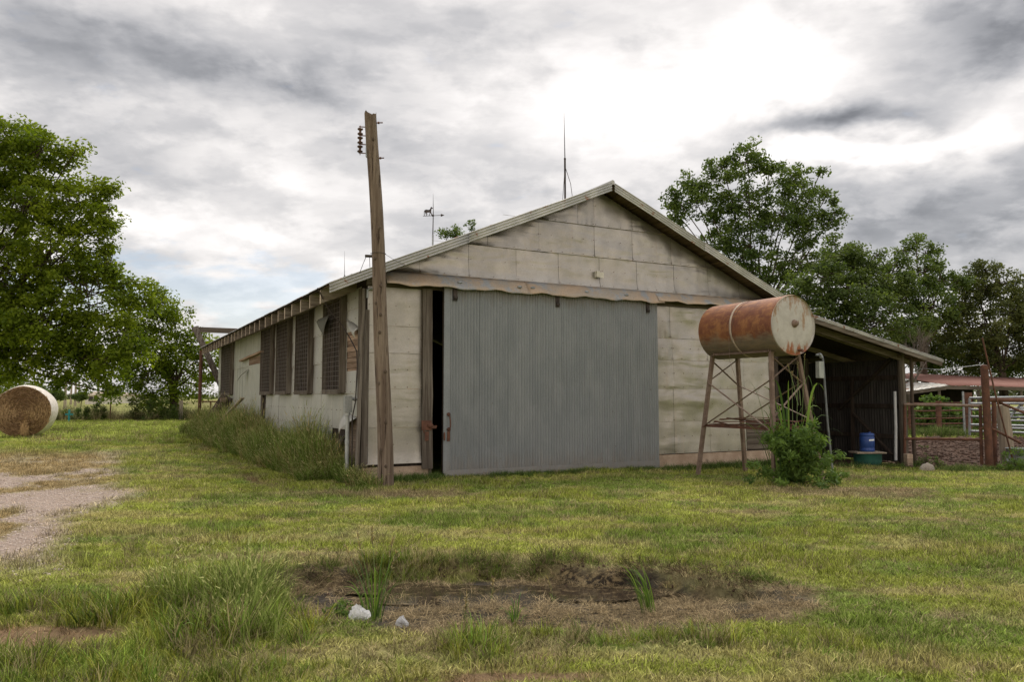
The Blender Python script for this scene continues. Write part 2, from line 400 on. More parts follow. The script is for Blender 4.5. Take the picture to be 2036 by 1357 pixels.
M['leaf_dark'] = leafmat('dark_leaves', (.072, .108, .030), (.125, .16, .048), trans=.42)
M['leaf_olive'] = leafmat('olive_leaves', (.075, .092, .028), (.12, .13, .045), trans=.35)
M['leaf_weed'] = leafmat('weed_leaves', (.075, .13, .028), (.14, .21, .05), trans=.38)
M['leaf_far'] = leafmat('far_leaves', (.09, .105, .055), (.13, .145, .075), trans=.2)
M['blade_green'] = leafmat('long_blades', (.07, .13, .03), (.14, .21, .05), trans=.35)
M['blade_dry'] = leafmat('dry_blades', (.26, .20, .11), (.36, .29, .17), trans=.25)
M['hay'] = pm('hay_strands', (.32, .21, .11), (.50, .35, .19), 14, .85, 0, 0, (1, 1, 1), (.15, .09, .05), .3, .7, .1, 60)
M['hay_core'] = pm('hay_face', (.15, .09, .05), (.25, .16, .09), 9, .95, 0, .02)
M['netwrap'] = pm('white_net_wrap', (.50, .46, .42), (.64, .60, .56), 8, .6, 0, .004)

# ------------------------------------------------------------------ ground shape and cover
SG, CG = math.sin(AL), math.cos(AL)
def bl(x, y):
    rx = x + 2.87; ry = y - 15.0
    return rx * CG + ry * SG, -rx * SG + ry * CG
def wob(x, y, k=.5, sc=1.3, seed=3): return (fbm(x * sc, y * sc, 3, seed) - .5) * 2 * k
def pond_d(x, y):
    # signed-ish distance, <1 inside
    xx = x + wob(x, y, .35, 1.1, 5); yy = y + wob(x, y, .28, 1.3, 8)
    cy = 6.42 - .04 * xx
    ry = np.where(yy > cy, 1.15, .95)
    return np.sqrt(((xx + .18) / 2.30) ** 2 + ((yy - cy) / ry) ** 2)
def height(x, y):
    x = np.asarray(x, float); y = np.asarray(y, float)
    h = -.28 * sst(x, 5.5, 11) * sst(y, 15.5, 21) * (1 - sst(y, 22.5, 33)) - .09 * sst(x, 2, 5) * sst(y, 13, 17) * (1 - sst(y, 24, 32))
    h = h + .13 * sst(-x, 9, 15) * sst(y, 20, 28)
    h = h + (fbm(x * .9, y * .9, 3, 21) - .5) * .05 * sst(y, 2, 5) + (fbm(x * 4.5, y * 4.5, 2, 33) - .5) * .022
    h = h - .03
    d = pond_d(x, y)
    back = y > 6.5
    h = h - np.where(back, .135 * (1 - sst(d, .93, 1.03)), .10 * (1 - sst(d, .72, 1.15)))
    h = h + np.where(back & (np.abs(x) < 3.4), .05 * np.exp(-((d - 1.12) / .10) ** 2) * (fbm(x * 2, y * 2, 2, 51)) , 0)
    # raised clump bank front left
    h = h + .07 * np.exp(-(((x + 2.2) / .8) ** 2 + ((y - 5.9) / .55) ** 2))
    # soil rut at the end of the mown strip
    s, t = bl(x, y)
    h = h - .04 * np.exp(-((s + 1.75 + .1 * np.sin(t)) / .12) ** 2) * sst(t, -1, 1) * (1 - sst(t, 15, 18))
    return h
def gz(x, y): return float(height(np.array([x]), np.array([y]))[0])
def masks(x, y):
    n1 = fbm(x * .55, y * .55, 4, 61); n2 = fbm(x * 1.7, y * 1.7, 4, 71)
    d = pond_d(x, y)
    mud = 1 - sst(d + (n2 - .5) * .5, .92, 1.10)
    edge = np.clip(x + 4.5 + (fbm(x * .5, y * .4, 3, 9) - .5) * 2.4 + (y - 7.9) * .43, -9, 9)     # <0 is the drive
    grav = (1 - sst(edge, -.7, .5)) * sst(y, 6.6, 8.4) * (1 - sst(y, 20, 24)) 
    lo = fbm(x * .8 + 9, y * .45, 4, 13)
    straw_d = grav * sst(lo, .52, .64)              # tan dry growth within the drive
    grav = grav * (1 - sst(lo, .52, .64))
    def spot(cx, cy_, rx, ry, k=.6):
        return 1 - sst(np.sqrt(((x - cx) / rx) ** 2 + ((y - cy_) / ry) ** 2) + (n2 - .5) * k * 2, .75, 1.15)
    dirt = np.maximum.reduce([spot(-3.35, 5.35, .75, .30), spot(-.45, 4.38, .50, .17, .8), spot(.0, 4.6, .45, .13, .8), spot(.15, 4.95, .25, .08),
                              spot(-3.1, 6.6, .4, .12) * .8, spot(-14.5, 27, 1.6, .5) * .7])
    s, t = bl(x, y)
    pen = sst(x, 10.9, 11.4) * sst(y, 21.6, 22.2) * (1 - sst(y + (n2 - .5) * 1.2, 30.2, 31.2))
    pen = np.maximum(pen, sst(s, 11.2, 11.6) * (1 - sst(s, 16.0, 16.3)) * sst(t, -.2, .4))
    rut = np.exp(-((s + 1.75 + .1 * np.sin(t)) / .16) ** 2) * sst(t, -1, 1) * (1 - sst(t, 15, 18)) * sst(n2, .40, .5)
    dirt = np.maximum(dirt, rut * .8)
    clip = np.maximum.reduce([spot(1.75, 6.45, .65, .65), spot(5.8, 13.2, 1.3, .7) * .8, spot(7.4, 16.2, .9, .5) * .8, spot(-1.9, 12.9, 1.8, .35) * .8,
        spot(3.1, 10.9, .6, .12) * .7, spot(5.2, 10.2, 1.2, .10) * .7, spot(3.2, 5.8, .12, .08), spot(6.1, 9.0, .7, .10) * .7, spot(-1.2, 7.9, 2.2, .22) * .6, spot(1.9, 7.6, .5, .12) * .5,
        spot(-.2, 5.05, .9, .25) * .5, spot(-1.6, 4.9, .6, .2) * .5, spot(2.9, 4.3, .7, .15) * .5])
    trk = np.maximum(np.exp(-((s + 3.1 + .02 * (t - 8) ** 2 * .1) / .16) ** 2), np.exp(-((s + 4.7 + .02 * (t - 8) ** 2 * .1) / .16) ** 2)) * sst(t, -3, 2) * (1 - sst(t, 20, 26))
    clip = np.maximum(clip, trk * .55 * sst(n2, .35, .55))
    clip = np.maximum(clip, .9 * np.exp(-((d - 1.05) / .10) ** 2) * (y > 6.3))
    return grav, straw_d, mud, dirt, clip, pen
def cover(x, y):
    """albedo of ground cover"""
    grav, straw, mud, dirt, clip, pen = masks(x, y)
    a = fbm(x * .35, y * .35, 4, 81); b = fbm(x * 1.1 + 4, y * 1.1, 4, 91); c = fbm(x * .9, y * 3.2, 3, 101)
    g1 = np.array([.205, .235, .042]); g2 = np.array([.265, .295, .058]); g3 = np.array([.125, .185, .034]); tan = np.array([.36, .30, .15])
    def mx(p, q, f): return p * (1 - f[..., None]) + q * f[..., None]
    col = np.broadcast_to(g1, x.shape + (3,)).copy()
    col = mx(col, g2, sst(a, .46, .66) * .7); col = mx(col, g3, sst(b, .47, .60) * .8)
    col = mx(col, tan, sst(c, .55, .70) * .55)
    far = sst(y, 24, 34); col = mx(col, np.array([.235, .285, .055]), far * .8)
    fld = sst(y, 52, 60); col = mx(col, np.array([.19, .19, .065]), fld * .9)
    col = mx(col, np.array([.28, .215, .11]), straw)
    col = mx(col, np.array([.34, .27, .225]), grav)
    col = mx(col, np.array([.20, .16, .10]), clip * .8)
    col = mx(col, np.array([.20, .125, .082]), dirt * .9)
    m2 = fbm(x * 2.4, y * 5.0, 4, 111)
    mudc = mx(np.broadcast_to(np.array([.052, .045, .038]), col.shape), np.array([.25, .19, .105]), sst(m2 - .07 * (y - 6.4), .40, .50))
    col = col * (1 - mud[..., None]) + mudc * mud[..., None]
    col = mx(col, np.array([.075, .045, .032]), pen)
    return col

def axis_pts(fine0, fine1, step, lo, hi, g=1.12):
    p = list(np.arange(fine0, fine1 + 1e-6, step)); s = step
    while p[-1] < hi: s *= g; p.append(p[-1] + s)
    q = []; s = step; v = fine0
    while v > lo: s *= g; v -= s; q.append(v)
    return np.array(q[::-1] + p)
gx = axis_pts(-5.5, 6.0, .055, -3500, 3500, 1.07)
ya = list(np.arange(3.6, 9.2, .045)); s_ = .045
while ya[-1] < 40: s_ = min(s_ * 1.03, .35); ya.append(ya[-1] + s_)
while ya[-1] < 4500: s_ *= 1.12; ya.append(ya[-1] + s_)
yb = []; s_ = .05; v_ = 3.6
while v_ > -2500: s_ *= 1.15; v_ -= s_; yb.append(v_)
gy = np.array(yb[::-1] + ya)
GX, GY = np.meshgrid(gx, gy); GH = height(GX, GY)
nx_, ny_ = len(gx), len(gy)
V = np.stack([GX, GY, GH], -1).reshape(-1, 3)
ii = (np.arange(ny_ - 1)[:, None] * nx_ + np.arange(nx_ - 1)[None]).ravel()
Fq = np.stack([ii, ii + 1, ii + nx_ + 1, ii + nx_], 1)
def ground_mat():
    m, n, b = newmat('ground_cover')
    a = n.nodes.new('ShaderNodeAttribute'); a.attribute_name = 'cover'; c = X(n, a.outputs['Color'])
    w = n.nodes.new('ShaderNodeAttribute'); w.attribute_name = 'wet'; wet = X(n, w.outputs['Fac'])
    g = n.nodes.new('ShaderNodeNewGeometry'); p = X(n, g.outputs['Position'])
    f1 = noise(n, p, 9, 5, .7); f2 = noise(n, p, 60, 4, .7); f3 = noise(n, vmul(n, p, (.3, .8, 1)), .6, 5, .6)
    c = mixc(n, 1.0, c, comb(n, *[(f1 * .8 + .60) * (f2 * .9 + .55) * (f3 * .5 + .75)] * 3), 'MULTIPLY')
    c = mixc(n, wet, c, mixc(n, noise(n, vmul(n, p, (1, 2.2, 1)), 14, 6, .7).step(.46, .58), (.035, .028, .022), c))
    n.links.new(c.s, b.inputs['Base Color'])
    n.links.new((wet * (noise(n, p, 5, 4, .6).step(.42, .6) * -.55) + .93).s, b.inputs['Roughness'])
    b.inputs['Specular IOR Level'].default_value = .12
    bump(n, b, f2 + f1 * 1.5, .03, .9); return m
gm = np_mesh('ground', V, Fq, ground_mat(), True)
colr = np.ones((len(V), 4), np.float32); colr[:, :3] = cover(V[:, 0].astype(float), V[:, 1].astype(float))
at_ = gm.attributes.new('cover', 'FLOAT_COLOR', 'POINT'); at_.data.foreach_set('color', colr.ravel())
at_ = gm.attributes.new('wet', 'FLOAT', 'POINT'); at_.data.foreach_set('value', masks(V[:, 0].astype(float), V[:, 1].astype(float))[2].astype(np.float32))
obj('ground', gm, kind='structure')
# puddle of standing water against the back bank
def water_mat():
    m, n, b = newmat('murky_water'); g = n.nodes.new('ShaderNodeNewGeometry'); p = X(n, g.outputs['Position'])
    c = mixc(n, noise(n, vmul(n, p, (1, 2, 1)), 7, 6, .7).step(.52, .64), (.028, .021, .015), (.14, .105, .06))
    n.links.new(c.s, b.inputs['Base Color']); b.inputs['Roughness'].default_value = .06
    bump(n, b, noise(n, p, 12, 3), .002, .4); return m
mb = MB(); ring = []
for k in range(40):
    a = 2 * math.pi * k / 40; r = 1 + .2 * math.sin(3 * a + 1) + .1 * math.sin(7 * a)
    ring.append((-.15 + 1.45 * r * math.cos(a), 6.93 + .36 * r * math.sin(a), -.143))
mb.add(ring, [tuple(range(40))]); mb.build('puddle', water_mat(), kind='structure')

# ------------------------------------------------------------------ blade and tuft sources
def ribbons(base, tip, mid, w0, seg=3):
    """curved tapering blades; arrays (n,3); returns V, quads, per-face random"""
    n = len(base); d = tip - base; side = np.cross(d, rng.normal(size=(n, 3)) * .25 + np.array([0, 0, 1.0]))
    bad = np.linalg.norm(side, axis=1) < 1e-5; side[bad] = [1, 0, 0]
    side /= np.linalg.norm(side, axis=1)[:, None]
    vs = []
    for k in range(seg + 1):
        t = k / seg; p = base * (1 - t) ** 2 + 2 * mid * t * (1 - t) + tip * t ** 2
        w = (w0 * (1 - t ** 1.8) * .5 + w0 * .04)[:, None]
        vs += [p - side * w, p + side * w]
    V = np.stack(vs, 1).reshape(-1, 3); m = 2 * (seg + 1)
    b0 = (np.arange(n) * m)[:, None]
    F = np.concatenate([b0 + np.array([2*k, 2*k+1, 2*k+3, 2*k+2]) for k in range(seg)], 1).reshape(-1, 4)
    return V, F
def with_rnd(me, per, nface):
    r = np.repeat(rng.random(nface // per), per).astype(np.float32)
    a = me.attributes.new('rnd', 'FLOAT', 'FACE'); a.data.foreach_set('value', r); return me
def tuft(name, n, rad, hmin, hmax, spread, w, mat, seg=3, flat=False, heads=0):
    ang = rng.uniform(0, 2*np.pi, n); rr = rad * np.sqrt(rng.random(n))
    base = np.stack([rr*np.cos(ang), rr*np.sin(ang), np.full(n, -.01)], 1)
    h = rng.uniform(hmin, hmax, n); la = ang + rng.normal(0, .9, n); ln = h * spread * rng.uniform(.2, 1.2, n)
    tip = base + np.stack([ln*np.cos(la), ln*np.sin(la), h * (.35 if flat else 1)], 1)
    mid = base + np.stack([ln*.25*np.cos(la), ln*.25*np.sin(la), h * (.6 if flat else .75)], 1)
    V, F = ribbons(base, tip, mid, np.full(n, w) * rng.uniform(.6, 1.3, n), seg)
    per = seg
    if heads:
        k = heads; t0 = tip[:k]; d = tip[:k] - mid[:k]; d /= np.linalg.norm(d, axis=1)[:, None]
        hw = np.full(k, .017); V2, F2 = ribbons(t0 - d * .01, t0 + d * .085 + rng.normal(0, .01, (k, 3)), t0 + d * .05, hw, seg)
        F = np.concatenate([F, F2 + len(V)]); V = np.concatenate([V, V2])
    me = np_mesh(name, V, F, mat); with_rnd(me, per, len(F))
    if heads:
        r = np.zeros(len(F), np.float32); me.attributes['rnd'].data.foreach_get('value', r); r[-heads*seg:] = 1.0
        me.attributes['rnd'].data.foreach_set('value', r)
    return bpy.data.objects.new(name, me)
def source(name, objs):
    c = bpy.data.collections.new(name)
    for o in objs: c.objects.link(o)
    return c
def scatter(name, pts, scl, tint, coll, nvar, tilt=.15, label=None, cat=None, up=None):
    n = len(pts); me = bpy.data.meshes.new(name); me.vertices.add(n)
    me.vertices.foreach_set('co', np.asarray(pts, np.float32).ravel())
    rot = np.stack([rng.normal(0, tilt, n), rng.normal(0, tilt, n), rng.uniform(0, 6.283, n)], 1).astype(np.float32)
    a = me.attributes.new('rot', 'FLOAT_VECTOR', 'POINT'); a.data.foreach_set('vector', rot.ravel())
    scl = np.asarray(scl, np.float32)
    if scl.ndim == 1: scl = np.repeat(scl[:, None], 3, 1)
    a = me.attributes.new('scl', 'FLOAT_VECTOR', 'POINT'); a.data.foreach_set('vector', scl.ravel())
    a = me.attributes.new('pick', 'INT', 'POINT'); a.data.foreach_set('value', rng.integers(0, nvar, n).astype(np.int32))
    tc_ = np.ones((n, 4), np.float32); tc_[:, :3] = tint
    a = me.attributes.new('tint', 'FLOAT_COLOR', 'POINT'); a.data.foreach_set('color', tc_.ravel())
    o = obj(name, me, kind='stuff')
    if label: tag(o, label, cat)
    g = bpy.data.node_groups.new(name + '_scatter', 'GeometryNodeTree')
    g.interface.new_socket('Geometry', in_out='INPUT', socket_type='NodeSocketGeometry')
    g.interface.new_socket('Geometry', in_out='OUTPUT', socket_type='NodeSocketGeometry')
    gi = g.nodes.new('NodeGroupInput'); go = g.nodes.new('NodeGroupOutput')
    mp = g.nodes.new('GeometryNodeMeshToPoints'); ip = g.nodes.new('GeometryNodeInstanceOnPoints')
    ci = g.nodes.new('GeometryNodeCollectionInfo'); ci.inputs['Collection'].default_value = coll
    ci.inputs['Separate Children'].default_value = True; ci.inputs['Reset Children'].default_value = True
    def na(nm, ty):
        k = g.nodes.new('GeometryNodeInputNamedAttribute'); k.data_type = ty; k.inputs['Name'].default_value = nm; return k.outputs['Attribute']
    l = g.links.new
    l(gi.outputs[0], mp.inputs['Mesh']); l(mp.outputs[0], ip.inputs['Points']); l(ci.outputs[0], ip.inputs['Instance'])
    ip.inputs['Pick Instance'].default_value = True
    l(na('pick', 'INT'), ip.inputs['Instance Index']); l(na('scl', 'FLOAT_VECTOR'), ip.inputs['Scale'])
    er = g.nodes.new('FunctionNodeEulerToRotation'); l(na('rot', 'FLOAT_VECTOR'), er.inputs[0]); l(er.outputs[0], ip.inputs['Rotation'])
    l(ip.outputs[0], go.inputs[0])
    md = o.modifiers.new('scatter', 'NODES'); md.node_group = g
    return o
def scatter_pts(x, y, sink=0.0):
    return np.stack([x, y, height(x, y) - sink], 1)
def inside_barn(x, y):
    s, t = bl(x, y)
    return ((s > -.05) & (s < 11.2) & (t > -.18)) | ((s > 11) & (s < 16.2) & (t > .6))
def in_view(x, y, m=1.0): return np.abs(x) < .70 * y + m
src_lawn = source('lawn_sources', [tuft('tuft_short%d' % i, 26, .075, .012, .066, 1.1, .0054, M['tuft']) for i in range(6)])
src_mid = source('mid_sources', [tuft('tuft_mid%d' % i, 34, .09, .06, .20, .9, .0062, M['tuft'], 4) for i in range(5)])
src_tall = source('tall_sources', [tuft('tuft_tall%d' % i, 46, .16, .35, .95, .42, .0085, M['tuft'], 5, heads=9) for i in range(6)])
src_clip = source('clip_sources', [tuft('tuft_dry%d' % i, 60, .10, .015, .05, 2.6, .0028, M['tuft'], 2, flat=True) for i in range(5)])

# lawn
X_, Y_, SC = [], [], []
for (y0, y1, dens, sc) in ((3.7, 7, 560, .95), (7, 11, 330, 1.1), (11, 17, 170, 1.3), (17, 26, 70, 1.7), (26, 50, 18, 2.6)):
    n = int(dens * (y1 - y0) * 1.4 * (y0 + y1) / 2 + dens * (y1 - y0) * 2)
    y = rng.uniform(y0, y1, n); x = rng.uniform(-1, 1, n) * (.70 * y1 + 1)
    k = in_view(x, y); x = x[k]; y = y[k]
    X_.append(x); Y_.append(y); SC.append(np.full(len(x), sc))
X_ = np.concatenate(X_); Y_ = np.concatenate(Y_); SC = np.concatenate(SC)
grav, straw, mud, dirt, clip, pen = masks(X_, Y_)
bare = np.clip(grav * .97 + mud * 1.2 + dirt * .78 + pen * 1.5 + straw * .35 + clip * .45, 0, 1)
patch = fbm(X_ * .8, Y_ * 1.6, 3, 131)
keep = (rng.random(len(X_)) > bare * 1.02) & ~inside_barn(X_, Y_)
X_, Y_, SC, patch = X_[keep], Y_[keep], SC[keep], patch[keep]
col = cover(X_, Y_) * 1.35
col = col * (1 + (rng.random((len(X_), 1)) - .5) * .9)
dry = rng.random(len(X_)) < .16; col[dry] = np.array([.30, .25, .14]) * rng.uniform(.7, 1.15, (dry.sum(), 1))
hs = SC * rng.uniform(.6, 1.1, len(X_)) * (.66 + .7 * sst(patch, .5, .7))
hs3 = np.stack([SC, SC, hs], 1)
scatter('lawn_grass', scatter_pts(X_, Y_, .0), hs3, col, src_lawn, 6, .12, 'mown green and tan lawn in front of the metal barn', 'grass')

# medium grass: ragged clumps in front, pond rims, wall foot
def cloud_pts(specs):
    xs, ys, ss = [], [], []
    for (cx, cy_, rx, ry, n, s0, s1) in specs:
        a = rng.uniform(0, 2*np.pi, n); r = np.sqrt(rng.random(n)) * (1 + rng.normal(0, .12, n))
        xs.append(cx + rx*r*np.cos(a)); ys.append(cy_ + ry*r*np.sin(a)); ss.append(rng.uniform(s0, s1, n) * (1.15 - .5 * np.clip(r, 0, 1)))
    return np.concatenate(xs), np.concatenate(ys), np.concatenate(ss)
x, y, s = cloud_pts([(-2.3, 6.0, .72, .42, 100, .8, 1.75), (-2.9, 5.75, .55, .3, 55, .6, 1.4), (-1.95, 5.3, .6, .40, 90, .6, 1.5), (-2.6, 4.7, 1.2, .35, 120, .5, 1.0),
    (-1.5, 4.5, .9, .35, 110, .4, .9), (-.25, 5.05, .25, .2, 26, .7, 1.2), (-3.7, 6.0, .9, .22, 90, .6, 1.1), (-3.5, 4.9, .8, .25, 90, .6, 1.1),
    (.35, 5.3, .9, .16, 50, .5, .9), (1.35, 5.25, .6, .18, 45, .5, .9), (-1.2, 7.5, .4, .18, 45, .7, 1.2), (-.15, 7.65, .9, .10, 40, .5, .8), (1.2, 7.6, 1.1, .12, 45, .5, .8), (2.2, 5.1, .8, .3, 60, .4, .7),
    (-3.9, 8.2, .9, .5, 40, .4, .7), (-12, 26.5, 2.2, .6, 60, 1, 1.6)])
c = cover(x, y) * 0 + np.array([.19, .26, .042]); c = c * rng.uniform(.6, 1.35, (len(x), 1)); c[:, 0] *= rng.uniform(.8, 1.35, len(x)); yl = rng.random(len(x)) < .22; c[yl] = np.array([.29, .25, .13]) * rng.uniform(.6, 1.2, (yl.sum(), 1))
k = pond_d(x, y) > .80
scatter('clump_grass', scatter_pts(x[k], y[k]), s[k], c[k], src_mid, 5, .2, 'ragged uncut green grass clumps around the muddy hollow', 'grass')
# fringe at the foot of the walls
t = rng.uniform(-.5, 16.5, 1500); ss_ = np.where(rng.random(1500) < .5, t, t)
s_loc = ss_; t_loc = -.22 - np.abs(rng.normal(0, .22, 1500)) - .12 * ((s_loc > 1.5) & (s_loc < 7.1)); kk = (s_loc < 10.8) | (rng.random(1500) < .25)
s_loc, t_loc = s_loc[kk], t_loc[kk]
x = -2.87 + s_loc * CG - t_loc * SG; y = 15 + s_loc * SG + t_loc * CG
c = np.array([.085, .145, .032]) * rng.uniform(.7, 1.3, (len(x), 1)); hh = rng.uniform(.45, 1.0, len(x)) * (.55 + .9 * fbm(s_loc * 1.3, s_loc * 0, 2, 5)) * np.where((s_loc > 1.5) & (s_loc < 7), .62, 1.1)
scatter('wall_foot_grass', scatter_pts(x, y), hh, c, src_mid, 5, .2, 'uncut grass fringe along the foot of the barn front', 'grass')
# tall grass bank along the left wall
n = 2300; t_loc = -1.2 + 21.5 * rng.random(n) ** 1.15; edge = .95 + .025 * np.clip(t_loc, 0, 20) + .25 * (fbm(t_loc * .7, t_loc * 0, 3, 77) - .5)
s_loc = -.08 - edge * rng.random(n) ** .85
k = (t_loc > .35) | ((s_loc > -.5) & (rng.random(n) < .35)); t_loc, s_loc, edge = t_loc[k], s_loc[k], edge[k]
x = -2.87 + s_loc * CG - t_loc * SG; y = 15 + s_loc * SG + t_loc * CG
hgt = (.46 + .5 * sst(t_loc, .2, 3.0)) * (1.08 - .55 * sst(-s_loc / edge, .55, 1.05)) * rng.uniform(.5, 1.35, len(x)) * (.35 + 1.3 * fbm(x * 1.5, y * 1.5, 3, 19))
hgt *= np.where(t_loc < .4, .55, 1.0)
c = np.array([.145, .215, .042]) * rng.uniform(.7, 1.3, (len(x), 1)); yl = rng.random(len(x)) < .24; c[yl] = np.array([.32, .27, .11]) * rng.uniform(.7, 1.2, (yl.sum(), 1))
scatter('tall_grass', scatter_pts(x, y), np.stack([np.ones(len(x)) * .9, np.ones(len(x)) * .9, hgt], 1), c, src_tall, 6, .10, 'tall seeding grass growing along the barn side wall', 'grass')
# tall stems in the foreground clump
x, y, s = cloud_pts([(-2.25, 6.1, .6, .35, 40, .30, .66), (-1.8, 5.5, .4, .3, 16, .26, .45)])
c = np.array([.22, .28, .07]) * rng.uniform(.8, 1.3, (len(x), 1))
scatter('seeding_grass', scatter_pts(x, y), np.stack([s * 1.4, s * 1.4, s], 1), c, src_tall, 6, .25, 'arching seed stems in the big foreground grass clump', 'grass')
# clippings and hanging dead roots
n = 17000; x = rng.uniform(-5, 7.5, n); y = rng.uniform(4, 17.5, n); cm = masks(x, y); k = (rng.random(n) < np.clip(cm[4] * 1.0 + .02, 0, 1)) & in_view(x, y)
x2 = rng.uniform(-2.6, 3, 5200); y2 = rng.uniform(5.2, 7.7, 5200); m2 = masks(x2, y2); f2 = fbm(x2 * 2.4, y2 * 5.0, 4, 111)
k2 = ((((x2 + .15) / 1.45) ** 2 + ((y2 - 6.93) / .36) ** 2 > 1) | (rng.random(5200) < .12)) & (rng.random(5200) < m2[2] * sst(f2 - .07 * (y2 - 6.4), .40, .50) * .75) 
a = rng.uniform(-2.3, 2.6, 500); d_y = []
x = np.concatenate([x[k], x2[k2]]); y = np.concatenate([y[k], y2[k2]])
c = np.array([.36, .28, .165]) * rng.uniform(.5, 1.2, (len(x), 1))
pts = scatter_pts(x, y); pts[:, 2] += .006
scatter('grass_clippings', pts, rng.uniform(.6, 1.25, len(x)) * (1 + .035 * (y - 6)), c, src_clip, 5, .25, 'dry tan grass clippings strewn over the hollow and lawn', 'clippings')
# gravel stones
stones = []
mg = pm('gravel_stone', (.30, .245, .21), (.50, .42, .37), 30, .9, 0, 0)
for i in range(4):
    b_ = MB(); b_.ball((0, 0, 0), (.5, .38 + .1 * i, .3), 6, 4); b_.v = [tuple(q * random.uniform(.75, 1.2) for q in v) for v in b_.v]
    stones.append(bpy.data.objects.new('stone%d' % i, b_.mesh('stone%d' % i, mg)))
src_st = source('stone_sources', stones)
n = 42000; y = rng.uniform(6.8, 19, n); x = rng.uniform(-13.5, -3.6, n); k = in_view(x, y, .5) & (rng.random(n) < np.clip(masks(x, y)[0] * 1.1, 0, 1)); x = x[k]; y = y[k]
scatter('gravel', scatter_pts(x, y), rng.uniform(.012, .045, len(x)) ** 1.0, np.ones((len(x), 3)), src_st, 4, 1.0, 'pinkish loose gravel of the drive at the left', 'gravel')
# lumpy soil clods of the pen
n = 2600; x = rng.uniform(11.2, 21, n); y = rng.uniform(21.8, 31, n)
ms_ = pm('soil_clod', (.05, .03, .022), (.10, .062, .045), 20, .95, 0, 0)
st2 = []
for i in range(3):
    b_ = MB(); b_.ball((0, 0, 0), (.5, .5, .35), 6, 4); b_.v = [tuple(q * random.uniform(.7, 1.25) for q in v) for v in b_.v]
    st2.append(bpy.data.objects.new('clod%d' % i, b_.mesh('clod%d' % i, ms_)))
scatter('trampled_soil', scatter_pts(x, y), rng.uniform(.08, .24, n), np.ones((n, 3)), source('clod_sources', st2), 3, .6, 'dark trampled soil clods behind the rusty pipe gate', 'soil')
# ================================================================== THE BARN (local frame: s along the front, t into depth, z up)
barn = empty('barn', C0, AL, 'long gabled livestock barn clad in dented tin sheets with a lean-to on its right', 'barn')
def zr(s): return 6.45 - .427 * abs(s - 5.6)
def zl(s): return 3.74 - .196 * (s - 11.9)
LEN = 21.7
nails = MB(); seams = MB()
def sheet(face, a0, a1, z0, z1, proud=.02, top=None, dent=.0, nu=8, nv=5, mat='sheet', nail=True, lip=0.0, seed=None):
    sd = random.randint(0, 9999) if seed is None else seed
    g = .003; a0 += g; a1 -= g
    A = np.linspace(a0, a1, nu + 1); tl = random.uniform(-.006, .006)
    vs = []
    for j in range(nv + 1):
        for i, a in enumerate(A):
            zt = z1 if top is None else min(z1, top(a))
            if zt < z0: zt = z0
            f = j / nv; z = z0 + (zt - z0) * f
            win = min(1, 6 * min(i / nu, 1 - i / nu) + .10) * min(1, 5 * min(f, 1 - f) + .10)
            n = float(fbm(np.array([a * 1.5 + sd]), np.array([z * 1.7 - sd]), 3, sd)[0])
            n2 = float(fbm(np.array([a * 4 + sd]), np.array([z * 5 - sd]), 2, sd)[0])
            d = proud + .010 * (1 - f) + dent * win * ((1 - abs(2 * n - 1) * 2.2) * .8 + n2 * .35) + (1 - f) ** 5 * .014 * max(0.0, math.sin(i * 1.9 + sd)) + tl * (i / nu) + lip * (1 - f) ** 6 + random.uniform(0, .0025)
            vs.append((a, -d, z + (tl * .8 if j in (0, nv) and top is None else 0)) if face == 'F' else (-d, a, z))
    m = MB(); fs = [(j*(nu+1)+i, j*(nu+1)+i+1, (j+1)*(nu+1)+i+1, (j+1)*(nu+1)+i) for j in range(nv) for i in range(nu)]
    if face == 'L': fs = [f[::-1] for f in fs]
    m.add(vs, fs, True)
    m.build('tin_sheet', M[mat], barn)
    if top is None or True:
        e0, e1 = (a0, a1)
        zz_ = z0 - .004; q_ = proud + .012 + lip
        seams.box(*(((e0, -q_, zz_), (e1, -q_ + .008, zz_ + .010)) if face == 'F' else ((-q_, e0, zz_), (-q_ + .008, e1, zz_ + .010))), .001) if zz_ < (9 if top is None else min(top(a0), top(a1))) else None
    if nail:
        k = max(2, int((a1 - a0) / .27))
        for q in range(k + 1):
            a = a0 + .02 + (a1 - a0 - .04) * q / k + random.uniform(-.02, .02)
            for zz in (z0 + .035, z0 + (z1 - z0) * .52):
                if top is not None and zz > top(a) - .05: continue
                if random.random() < .1: continue
                p = (a, -proud - .018 - lip * .8 - dent * .6, zz) if face == 'F' else (-proud - .018 - dent * .4, a, zz)
                r = random.uniform(.006, .010); nails.ball(p, (r, r, r), 5, 3)
# --- walls (inner sheathing), foundation
def wallbox(a, b, mat='wood_dark', name='wall'): return MB().box(a, b).build(name, M[mat], barn)
wallbox((0, 0, .22), (1.33, .12, 3.92)); wallbox((7.0, 0, .22), (11.15, .12, 3.92))
wallbox((0, .121, .22), (.12, LEN - .121, 3.95)); wallbox((11.03, .121, -.3), (11.15, LEN - .121, 3.9))
for t0, t1 in ((0.0, .12), (LEN - .12, LEN)):
    m = MB(); pr = [(0, 3.925 if t0 == 0 else -.3), (11.15, 3.925 if t0 == 0 else -.3), (11.15, zr(11.15) - .13), (5.6, zr(5.6) - .13), (0, zr(0) - .13)]
    m.add([(s, t0, z) for s, z in pr] + [(s, t1, z) for s, z in pr], [(0,1,2,3,4), (9,8,7,6,5)] + [(i, i + 5, (i + 1) % 5 + 5, (i + 1) % 5) for i in range(5)])
    m.build('gable_wall', M['wood_dark'], barn)
